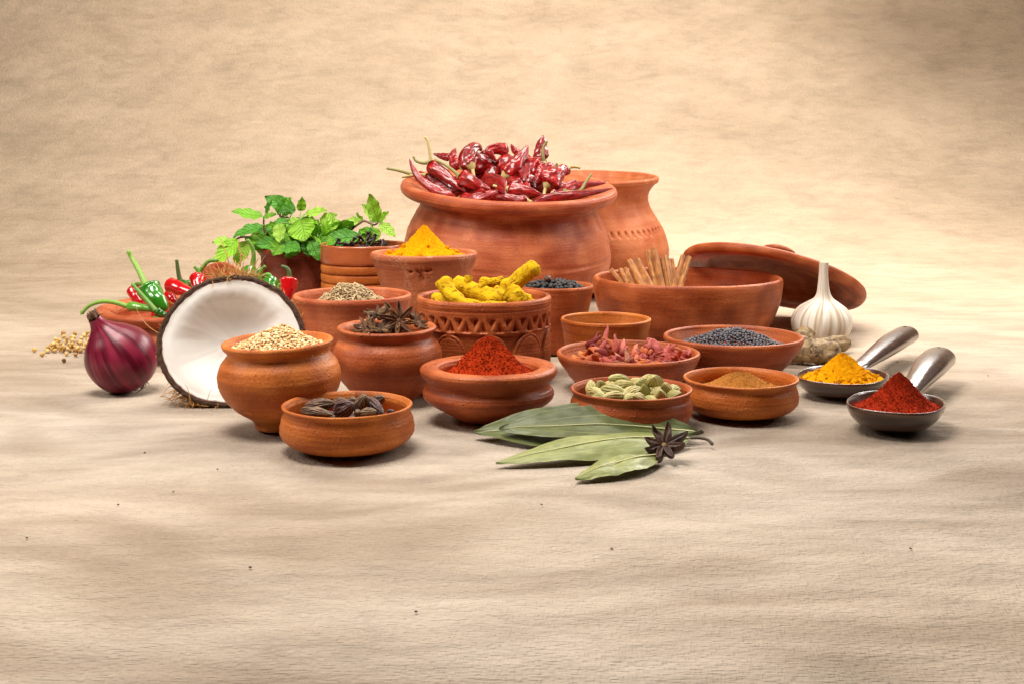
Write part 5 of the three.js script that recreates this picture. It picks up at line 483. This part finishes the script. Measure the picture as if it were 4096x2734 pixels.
// ---------------------------------------------------------------- onion
{
  const g = thing('red_onion', 'whole red onion with a dry neck, lying at the far left front', 'onion', [-0.383, 0.0335, -1.168]);
  const sk = new THREE.MeshPhysicalMaterial({ roughness: 0.34, specularIntensity: 0.6, clearcoat: 0.1, clearcoatRoughness: 0.25, map: tex(512, 512, (u, v, o) => { const l = n64(u * 64, v * 3, 64, 3) * 0.55 + n128(u * 128, v * 4, 128, 4) * 0.3 + n8(u * 8, v * 4, 8, 4) * 0.12 + 0.1, p = sm(0.42, 0.8, n8(u * 8 + 3, v * 6 + 1, 8, 6)); const A = hex(0x560b20), B = hex(0x861b36), C = hex(0xa23a50); for (let i = 0; i < 3; i++) o[i] = lerp(lerp(A[i], B[i], 0.8 * sm(0.3, 0.85, l)), C[i], 0.45 * p * sm(0.3, 0.7, n64(u * 64, v * 3, 64, 3)) + 0.5 * sm(0.8, 0.97, v)); }, true), bumpMap: tex(512, 256, (u, v, o) => { o[0] = o[1] = o[2] = n64(u * 64, v * 2, 64, 2) * 0.7 + n16(u * 16, v * 16, 16, 16) * 0.3; }, false), bumpScale: 0.0002 });
  const pr = [[0.0006, -0.0325], [0.008, -0.0325], [0.02, -0.029], [0.0305, -0.018], [0.0345, -0.003], [0.032, 0.011], [0.0245, 0.023], [0.0155, 0.0315], [0.0095, 0.038], [0.0068, 0.0435], [0.0062, 0.047]], c = new THREE.CatmullRomCurve3(pr.map(p => V(p[0], p[1], 0)), false, 'centripetal');
  const f = (k, s) => (u, v) => { const a = u * 2 * PI, p = c.getPoint(v), q = p.x * (1 + 0.005 * Math.cos(a * 13 + s) * sm(0, 0.3, v) + 0.02 * N3(Math.sin(a), Math.cos(a), v * 2)) + k; return [q * Math.sin(a), p.y, q * Math.cos(a)]; };
  part('bulb', surf(128, 80, f(0, 0), true), sk, g);
  const dry = std(0x7a5a44, 0.9), tufts = []; const r = rngOf(111); for (let i = 0; i < 26; i++) { const a = r() * 6.3, q = r() * 0.0055; tufts.push(strip(tube([[Math.cos(a) * q, 0.0455, Math.sin(a) * q], [Math.cos(a) * q * 1.1, 0.050, Math.sin(a) * q * 1.1], [Math.cos(a) * (q + 0.002 * (r() - .3)), 0.053 + r() * 0.003, Math.sin(a) * (q + 0.001)]], 0.0012, 0.0006, 6, 5))); }
  part('dry_neck', mergeGeometries(tufts, false), dry, g);
  const rt = []; for (let i = 0; i < 46; i++) { const a = r() * 6.3, q = 0.002 + r() * 0.006; rt.push(strip(tube([[Math.cos(a) * q, -0.0322, Math.sin(a) * q], [Math.cos(a) * (q + 0.003), -0.035, Math.sin(a) * (q + 0.003)], [Math.cos(a + r()) * (q + 0.004 + r() * 0.003), -0.036 + r() * 0.003, Math.sin(a + r()) * (q + 0.005)]], 0.0004, 0.0002, 5, 4))); }
  part('roots', mergeGeometries(rt, false), std(0x6a4a3c, 0.9), g);
  g.rotation.set(0.05, 0.6, 0.50); g.scale.setScalar(1.0);
}
// ---------------------------------------------------------------- half coconut, cut face to the front
{
  const g = thing('coconut_half', 'half coconut showing white flesh, leaning between onion and sesame pot', 'coconut', [-0.2605, 0.0605, -1.112]);
  const R = 0.0665, rad = [0.0672, 0.0640, 0.0604, 0.0578, 0.0586, 0.0618, 0.0667, 0.0680, 0.0650, 0.0612, 0.0618, 0.0648], out = a => { const t = (((a / (2 * PI)) % 1) + 1) % 1 * 12, i = Math.floor(t), f = t - i, P = k => rad[(k + 24) % 12], p0 = P(i - 1), p1 = P(i), p2 = P(i + 1), p3 = P(i + 2); return 0.5 * (2 * p1 + (p2 - p0) * f + (2 * p0 - 5 * p1 + 4 * p2 - p3) * f * f + (3 * p1 - p0 - 3 * p2 + p3) * f * f * f) + 0.0006 * N3(Math.cos(a) * 5, Math.sin(a) * 5, 9); }, husk = 0.0032;
  const shellM = std(0x4a3222, 0.9, { bumpMap: dryBump, bumpScale: 0.002 }), flesh = new THREE.MeshPhysicalMaterial({ color: 0xf4f0ea, roughness: 0.5, specularIntensity: 0.4 });
  // local: cut face looks along +z
  const E = (u, t, r) => { const a = u * 2 * PI; return [Math.cos(a) * out(a) * r, Math.sin(a) * out(a) * r, t]; };
  const shellPts = [[0.0, -0.052], [0.45, -0.047], [0.75, -0.036], [0.93, -0.019], [1, 0.0], [1.0, 0.0012], [0.985, 0.0024], [0.955, 0.0026], [0.925, 0.0012]], sc = new THREE.CatmullRomCurve3(shellPts.map(p => V(p[0], p[1], 0)), false, 'centripetal');
  const shell = part('shell', surf(140, 60, (u, v) => { const p = sc.getPoint(v), a = u * 2 * PI, n = 1 + 0.012 * N3(Math.cos(a) * 9, Math.sin(a) * 9, v * 14); return E(u, p.y + 0.0008 * N3(Math.cos(a) * 14, Math.sin(a) * 14, 2), Math.max(0.001, p.x) * n); }, true, (u, v) => [u * 3, v]), shellM, g);
  const fp = [[0.967, 0.0008], [0.95, 0.0016], [0.9, 0.0014], [0.82, 0.001], [0.74, -0.0005], [0.67, -0.003], [0.60, -0.0065], [0.5, -0.0115], [0.36, -0.016], [0.18, -0.0185], [0.0, -0.0195]], fc = new THREE.CatmullRomCurve3(fp.map(p => V(p[0], p[1], 0)), false, 'centripetal');
  part('flesh', surf(160, 90, (u, v) => { const p = fc.getPoint(v); p.x *= 0.972; const a = u * 2 * PI, ed = sm(0.7, 0.3, Math.abs(v - 0.5)); const k = 1 + 0.02 * N3(Math.cos(a) * 0.9, Math.sin(a) * 1.5, 5) * sm(0.2, 0.45, v); return E(u, p.y + 0.0004 * N3(Math.cos(a) * 1.5, Math.sin(a) * 1.5, v * 2) + 0.00008 * N3(Math.cos(a) * 20, Math.sin(a) * 20, v * 4), Math.max(0.001, p.x) * k); }, true), flesh, g);
  part('skin_line', surf(140, 6, (u, v) => E(u, 0.0021 + 0.0003 * Math.sin(v * PI), 0.944 - 0.012 * v), true), std(0x6a3a2a, 0.7), g);
  const r = rngOf(121), fibM = std(0xc08c4a, 0.85), fib = (n, a0, a1, len, up) => { const gs = []; for (let i = 0; i < n; i++) { const a = lerp(a0, a1, r()), o = out(a) * (0.96 + 0.05 * r()), z = -0.014 * r(), L = len * (0.3 + r() * r() * 1.1), p = []; let x = Math.cos(a) * o, y = Math.sin(a) * o, zz = z, dx = Math.cos(a) * 0.6 + (r() - .5) * 2, dy = Math.sin(a) * 0.7 + (r() - .5) * 1.8, dz = (r() - .5) * 1.2; for (let k = 0; k < 5; k++) { p.push([x, y, zz]); const l = Math.hypot(dx, dy, dz); x += dx / l * L / 4; y += dy / l * L / 4; zz += dz / l * L / 4; dx += (r() - .5) * 2.0; dy += (r() - .5) * 2.0; dz += (r() - .5) * 1.6; } gs.push(strip(tube(p, 0.0004, 0.00018, 10, 4))); } return mergeGeometries(gs, false); };
  const tuft = (n, a0, a1, len) => { const m = part('husk_fibres', fib(n, a0, a1, len), fibM, g); m.userData.kind = 'stuff'; };
  tuft(150, 1.25, 1.85, 0.026); tuft(240, 3.85, 4.8, 0.028); tuft(60, 2.2, 4.0, 0.009); tuft(50, 0.0, 1.3, 0.008);
  const lg = [strip(tube([[-0.004, 0.066, -0.004], [-0.005, 0.075, -0.003], [-0.009, 0.085, -0.004], [-0.011, 0.094, -0.004]], 0.0007, 0.0003, 14, 5)), strip(tube([[0.006, 0.066, -0.004], [0.007, 0.077, -0.003], [0.005, 0.086, -0.003], [0.0055, 0.094, -0.003]], 0.0008, 0.0003, 14, 5)), strip(tube([[0.006, 0.079, -0.003], [0.011, 0.076, -0.002], [0.015, 0.073, -0.001]], 0.0006, 0.0003, 8, 5)), strip(tube([[-0.006, 0.066, -0.004], [-0.014, 0.075, -0.002], [-0.017, 0.083, -0.002]], 0.0004, 0.0002, 8, 5)), strip(tube([[-0.063, 0.004, -0.002], [-0.075, 0.012, 0], [-0.083, 0.022, 0], [-0.088, 0.034, 0.001]], 0.0005, 0.0003, 14, 5))];
  part('long_fibres', mergeGeometries(lg, false), std(0xc08c50, 0.8), g);
  g.rotation.set(-0.26, 0.05, 0, 'YXZ'); g.scale.setScalar(1.02);
}
// ---------------------------------------------------------------- garlic
{
  const g = thing('garlic_bulb', 'whole white garlic bulb with a tall neck, beside the leaning lid', 'garlic', [0.3755, 0.0005, -1.455]);
  const gm = new THREE.MeshPhysicalMaterial({ roughness: 0.5, map: tex(512, 256, (u, v, o) => { const t = 0.6 * n64(u * 64, v * 2, 64, 2) + 0.4 * n128(u * 128, v * 3, 128, 3), p = sm(0.55, 0.85, n16(u * 16, v * 2, 16, 2)), A = hex(0xb8a288), B = hex(0xe6dccf), C = hex(0x9c847c); for (let i = 0; i < 3; i++) o[i] = lerp(lerp(A[i], B[i], sm(0.2, 0.65, t)), C[i], 0.4 * p * sm(0.3, 0.8, n128(u * 128, v * 2, 128, 2))); }, true), bumpMap: tex(512, 128, (u, v, o) => { o[0] = o[1] = o[2] = n64(u * 64, v * 2, 64, 2) * 0.6 + n128(u * 128, v * 3, 128, 3) * 0.4; }, false), bumpScale: 0.0002, specularIntensity: 0.4 });
  const pr = [[0.001, 0.002], [0.010, 0.0], [0.022, 0.003], [0.0325, 0.012], [0.0362, 0.0235], [0.0342, 0.0345], [0.0278, 0.0435], [0.0185, 0.0500], [0.0115, 0.0548], [0.0082, 0.061], [0.0068, 0.072], [0.0062, 0.086], [0.0066, 0.0985]], c = new THREE.CatmullRomCurve3(pr.map(p => V(p[0], p[1], 0)), false, 'centripetal'), nv = 96, per = 8;
  const s = surf(160, nv, (u, v) => { const a = u * 2 * PI, p = c.getPoint(v), t = a / (2 * PI) * 9 + 0.35 + 0.5 * N3(Math.sin(a) * 1.3, Math.cos(a) * 1.3, 4) + v * 0.9, f = Math.abs(t - Math.round(t)) * 2, lob = sm(0.02, 0.4, v) * sm(0.72, 0.5, v); const q = p.x * (1 + lob * (0.022 * Math.sqrt(f) - 0.011 + 0.05 * N3(Math.sin(a) * 1.2, Math.cos(a) * 1.2, 2)) + 0.02 * N3(Math.sin(a) * 5, Math.cos(a) * 5, v * 2)); return [q * Math.sin(a) * (v > 0.75 ? 1 - 0.25 * sm(0.75, 1, v) : 1) - 0.004 * sm(0.6, 1, v), p.y, q * Math.cos(a)]; }, true);
  part('bulb', rows(s, 0, 56, 160), gm, g); part('neck', rows(s, 56, nv, 160), gm, g);
  part('neck_end', ellipsoid(0.0046, 0.0012, 0.0058).translate(-0.004, 0.0984, 0), std(0xcdb890, 0.8), g);
  g.rotation.set(0.04, 0.3, -0.03);
}
// ---------------------------------------------------------------- ginger
{
  const body = (pts, w, sd) => sweep(pts, 48, 26, (t, a) => { const e = Math.min(1, Math.pow(t / 0.12, 0.5), Math.pow((1 - t) / 0.1, 0.5)), f = 1 + 0.22 * N3(Math.cos(a) * 0.8 + sd, Math.sin(a) * 0.8, t * 3.2) + 0.035 * Math.sin(t * 38 + sd); return [w * e * f, w * e * f * 0.9]; });
  const gs = [body([[0.300, 0.012, -1.335], [0.322, 0.013, -1.325], [0.345, 0.012, -1.318], [0.362, 0.010, -1.312]], 0.0125, 1), body([[0.318, 0.014, -1.33], [0.328, 0.022, -1.345], [0.334, 0.028, -1.36]], 0.010, 5), body([[0.33, 0.012, -1.34], [0.356, 0.011, -1.37], [0.386, 0.010, -1.395], [0.397, 0.009, -1.40]], 0.0082, 8), body([[0.325, 0.010, -1.322], [0.333, 0.013, -1.312], [0.337, 0.016, -1.305]], 0.0075, 3)].map(strip);
  const g = mergeGeometries(gs, false); colourBy(g, (c, x, y, z) => { const n = fbm(x * 60, y * 160, z * 60, 3), k = sm(-0.05, 0.4, n + 0.5 * fbm(x * 300, y * 300, z * 300, 2)); c.setRGB(lerp(0.33, 0.08, k), lerp(0.215, 0.042, k), lerp(0.10, 0.016, k)); });
  g.translate(-0.33, 0, 1.33); solo('ginger_root', g, std(0xffffff, 0.7, { vertexColors: true, bumpMap: dryBump, bumpScale: 0.001 }), 'knobbly ginger root lying between garlic and yellow powder spoon', 'ginger', [0.33, 0, -1.33]);
}
// ---------------------------------------------------------------- spoons
const spoonM = new THREE.MeshPhysicalMaterial({ roughness: 0.3, clearcoat: 0.8, clearcoatRoughness: 0.22, map: tex(512, 512, (u, v, o) => { const t = 0.5 * n128(u * 24, v * 128, 24, 128) + 0.3 * n64(u * 12, v * 64, 12, 64) + 0.2 * n16(u * 16, v * 16, 16, 16), A = hex(0x2c180f), B = hex(0x5e3c2a); for (let i = 0; i < 3; i++) o[i] = lerp(A[i], B[i], sm(0.2, 0.85, t)); }, true), bumpMap: dryBump, bumpScale: 0.0003 });
function spoon(label, o, ang, a, b, H, handle, hw) { // bowl half length a along local +x (towards handle), half width b
  const g = thing('spoon', label, 'spoon', o, 'spoons holding powder');
  const R = t => { const c = Math.cos(t), s = Math.sin(t), p = 2.5; return Math.pow(Math.pow(Math.abs(c) / a, p) + Math.pow(Math.abs(s) / b, p), -1 / p); };
  const pr = [[0.0, 0.001], [0.35, 0.0008], [0.55, 0.002], [0.78, H * 0.28], [0.93, H * 0.6], [1, H * 0.93], [0.995, H], [0.965, H * 1.005], [0.945, H * 0.96], [0.88, H * 0.66], [0.72, H * 0.4], [0.4, H * 0.28], [0, H * 0.26]], c = new THREE.CatmullRomCurve3(pr.map(p => V(p[0], p[1], 0)), false, 'centripetal');
  part('bowl', surf(120, 72, (u, v) => { const t = u * 2 * PI, p = c.getPoint(v), r = R(t) * Math.max(0.001, p.x); return [r * Math.cos(t), p.y, -r * Math.sin(t)]; }, true, (u, v) => [u * 0.4, v]), spoonM, g);
  part('handle', sweep(handle, 60, 28, t => { const w = lerp(hw[0], hw[1], sm(0, 0.75, t)), e = Math.min(1, Math.pow((1 - t) / 0.07, 0.5) + 0.001, 0.35 + t * 8); return [w * e, w * 0.72 * e * (0.75 + 0.25 * sm(0, 0.4, t))]; }, [0, 1, 0.001]), spoonM, g);
  g.rotation.y = ang; return g;
}
{
  const s1 = spoon('dark polished spoon heaped with yellow turmeric powder', [0.3195, 0, -1.152], 1.02, 0.050, 0.0415, 0.0195, [[0.044, 0.0165, 0], [0.065, 0.018, 0], [0.12, 0.021, 0], [0.20, 0.0245, 0], [0.262, 0.025, 0]], [0.0085, 0.0145]);
  part('hanging_hole', ellipsoid(0.0045, 0.0006, 0.0016), std(0x120c0a, 0.9), s1).position.set(0.238, 0.0352, 0);
  const s2 = spoon('dark polished spoon heaped with red chilli powder, nearest the right edge', [0.328, 0, -1.013], 1.08, 0.047, 0.0395, 0.0225, [[0.042, 0.019, 0], [0.058, 0.0195, 0], [0.10, 0.022, 0], [0.16, 0.0255, 0], [0.236, 0.0255, 0]], [0.0085, 0.0165]);
  part('hanging_hole', ellipsoid(0.004, 0.0006, 0.0015), std(0x120c0a, 0.9), s2).position.set(0.216, 0.0372, 0);
  const m1 = solo('turmeric_powder', mound({ geo: heap(0.0395, 0.0255, 33, peak(1.7, 0.55), 0.085), seed: 8, lumps: 80, ls: 0.0026, grains: 400, gs: 0.0006 }), PW.yellow, 'yellow turmeric powder heaped on a dark spoon', 'spice powder', [0.3195, 0.0145, -1.152], null, 'stuff'); m1.scale.set(1.16, 1, 1.02); m1.rotation.y = 1.02;
  const m2 = solo('chilli_powder', mound({ geo: heap(0.0385, 0.0295, 44, peak(1.7, 0.54), 0.06), seed: 9, grains: 4200, gs: 0.0007 }), PW.red2, 'red chilli powder heaped on a dark spoon', 'spice powder', [0.331, 0.0165, -1.017], null, 'stuff'); m2.scale.set(1.1, 1, 0.96); m2.rotation.y = 1.08;
}
// ---------------------------------------------------------------- bay leaves
{
  const vein = tex(512, 1024, (u, v, o) => { const x = (u - 0.5) * 2, ax = Math.abs(x), l1 = sm(0.012, 0.03, ax), arc = 0.5 * Math.sin(PI * clamp(v * 0.9)) , l2 = sm(0.012, 0.035, Math.abs(ax - arc)), c = v * 46 + ax * 3, l3 = 0.7 + 0.3 * sm(0.05, 0.2, Math.abs(c - Math.round(c))), n = n64(u * 64, v * 128, 64, 64); o[0] = o[1] = o[2] = 0.62 - 0.35 * (1 - l1) - 0.2 * (1 - l2) - 0.12 * (1 - l3) + 0.1 * n; }, false);
  const lm = (c1, c2, seed) => new THREE.MeshPhysicalMaterial({ roughness: 0.42, side: THREE.DoubleSide, specularIntensity: 0.7, bumpMap: vein, bumpScale: 0.00025, map: tex(512, 1024, (u, v, o) => { const A = hex(c1), B = hex(c2), t = 0.4 * n8(u * 4 + seed, v * 8, 4, 8) + 0.35 * n32(u * 16, v * 32 + seed, 16, 32) + 0.25 * n256(u * 128, v * 256, 128, 256), x = Math.abs(u - 0.5) * 2, arc = 0.5 * Math.sin(PI * clamp(v * 0.9)), ve = Math.max(1 - sm(0.012, 0.026, x), 0.7 * (1 - sm(0.01, 0.024, Math.abs(x - arc))), 0.6 * sm(0.965, 0.985, x)); for (let i = 0; i < 3; i++) o[i] = lerp(lerp(A[i], B[i], sm(0.2, 0.8, t)), [0.72, 0.70, 0.46][i], 0.55 * ve); }, true) });
  const dark = lm(0x434a26, 0x606638, 1), pale = lm(0x757c48, 0x969a62, 5), stemM = std(0x4a3c2c, 0.7);
  // base (stalk end), tip, half width, tilt about the long axis, cup, wave
  function bay(label, base, tip, W, tilt, cup, seed, mat, stalk, arch) {
    const B = V(...base), T = V(...tip), d = T.clone().sub(B), L = d.length(); d.normalize();
    const up = V(0, 1, 0).addScaledVector(d, -d.y).normalize(), side = V().crossVectors(up, d).normalize(); // side points to +z or -z
    const s = side.clone().multiplyScalar(Math.cos(tilt)).addScaledVector(up, Math.sin(tilt)), n = V().crossVectors(d, s);
    const g = thing('bay_leaf', label, 'bay leaf', base, 'bay leaves');
    const at = (x, v) => { const w = W * Math.pow(Math.sin(PI * Math.pow(clamp(v * 0.985 + 0.006), 0.9)), 0.8) * Math.pow(1 - 0.35 * v, 0.35), h = cup * Math.abs(x) ** 1.6 * w + arch * Math.sin(PI * v) + 0.0013 * N3(x * 0.8 + seed, v * 3, seed) + 0.0006 * N3(x * 2.5, v * 9, seed) * Math.abs(x); const p = d.clone().multiplyScalar(v * L).addScaledVector(s, x * w).addScaledVector(n, h); return [p.x, Math.max(0.0008 - base[1], p.y), p.z]; };
    part('blade', surf(22, 70, (u, v) => at((u - 0.5) * 2, v), false), mat, g);
    part('midrib', tube([0, 0.15, 0.3, 0.5, 0.7, 0.85, 0.96].map(v => { const p = at(0, v); return [p[0] + n.x * 0.0006, p[1] + n.y * 0.0006, p[2] + n.z * 0.0006]; }), 0.0007, 0.0002, 40, 6), std(0xd0cc98, 0.5), g);
    if (stalk) part('stalk', tube(stalk.map(p => [p[0] - base[0], p[1] - base[1], p[2] - base[2]]), 0.0010, 0.0015, 16, 7), stemM, g);
    return g;
  }
  bay('broad dark green bay leaf at the back, propped on the clay bowls', [0.148, 0.006, -0.968], [-0.0315, 0.006, -0.972], 0.0345, -0.42, 0.10, 2, dark, [[0.148, 0.006, -0.968], [0.152, 0.006, -0.967], [0.157, 0.008, -0.967]], 0.004);
  bay('dark green bay leaf lying over the broad back one', [0.150, 0.0085, -0.962], [-0.0105, 0.011, -0.963], 0.026, -0.42, 0.10, 6, dark, [[0.15, 0.0085, -0.962], [0.155, 0.010, -0.962]], 0.006);
  bay('long pale green bay leaf with a curled stalk, in front of dark ones', [0.142, 0.0075, -0.945], [-0.012, 0.004, -0.885], 0.0215, -0.25, -0.22, 9, pale, [[0.142, 0.0075, -0.945], [0.150, 0.007, -0.948], [0.157, 0.006, -0.946], [0.1605, 0.003, -0.94]], 0.007);
  bay('smallest pale bay leaf lying nearest the front', [0.113, 0.006, -0.898], [0.0455, 0.0022, -0.8455], 0.0155, -0.12, -0.18, 13, pale, null, 0.004);
}
// ---------------------------------------------------------------- crumbs on the cloth
{
  const r = rngOf(131), g = new THREE.IcosahedronGeometry(0.0009, 1), ms = [std(0x3a2418, 0.8), std(0x8a5a28, 0.8), std(0x5a4a2c, 0.8)];
  for (const [x, d] of [[-0.1506, 0.667], [-0.2205, 0.88], [-0.266, 0.79], [-0.237, 0.82], [0.02, 0.79], [0.39, 1.29], [0.43, 1.33], [0.3, 0.62], [-0.05, 0.6], [-0.29, 0.93], [0.24, 0.7], [0.41, 1.19], [-0.3, 0.72], [0.06, 0.7], [-0.62, 1.35], [0.5, 1.25]]) { const m = solo('spice_crumb', g, ms[Math.floor(r() * 3)], 'tiny dark spice crumb lying on the cloth', 'crumb', [x, -0.0002, -d], 'crumbs on the cloth'); m.scale.set(1, 0.5, 0.6 + r()); m.rotation.y = r() * 6; }
}
shade(scene);
renderer.render(scene, camera);
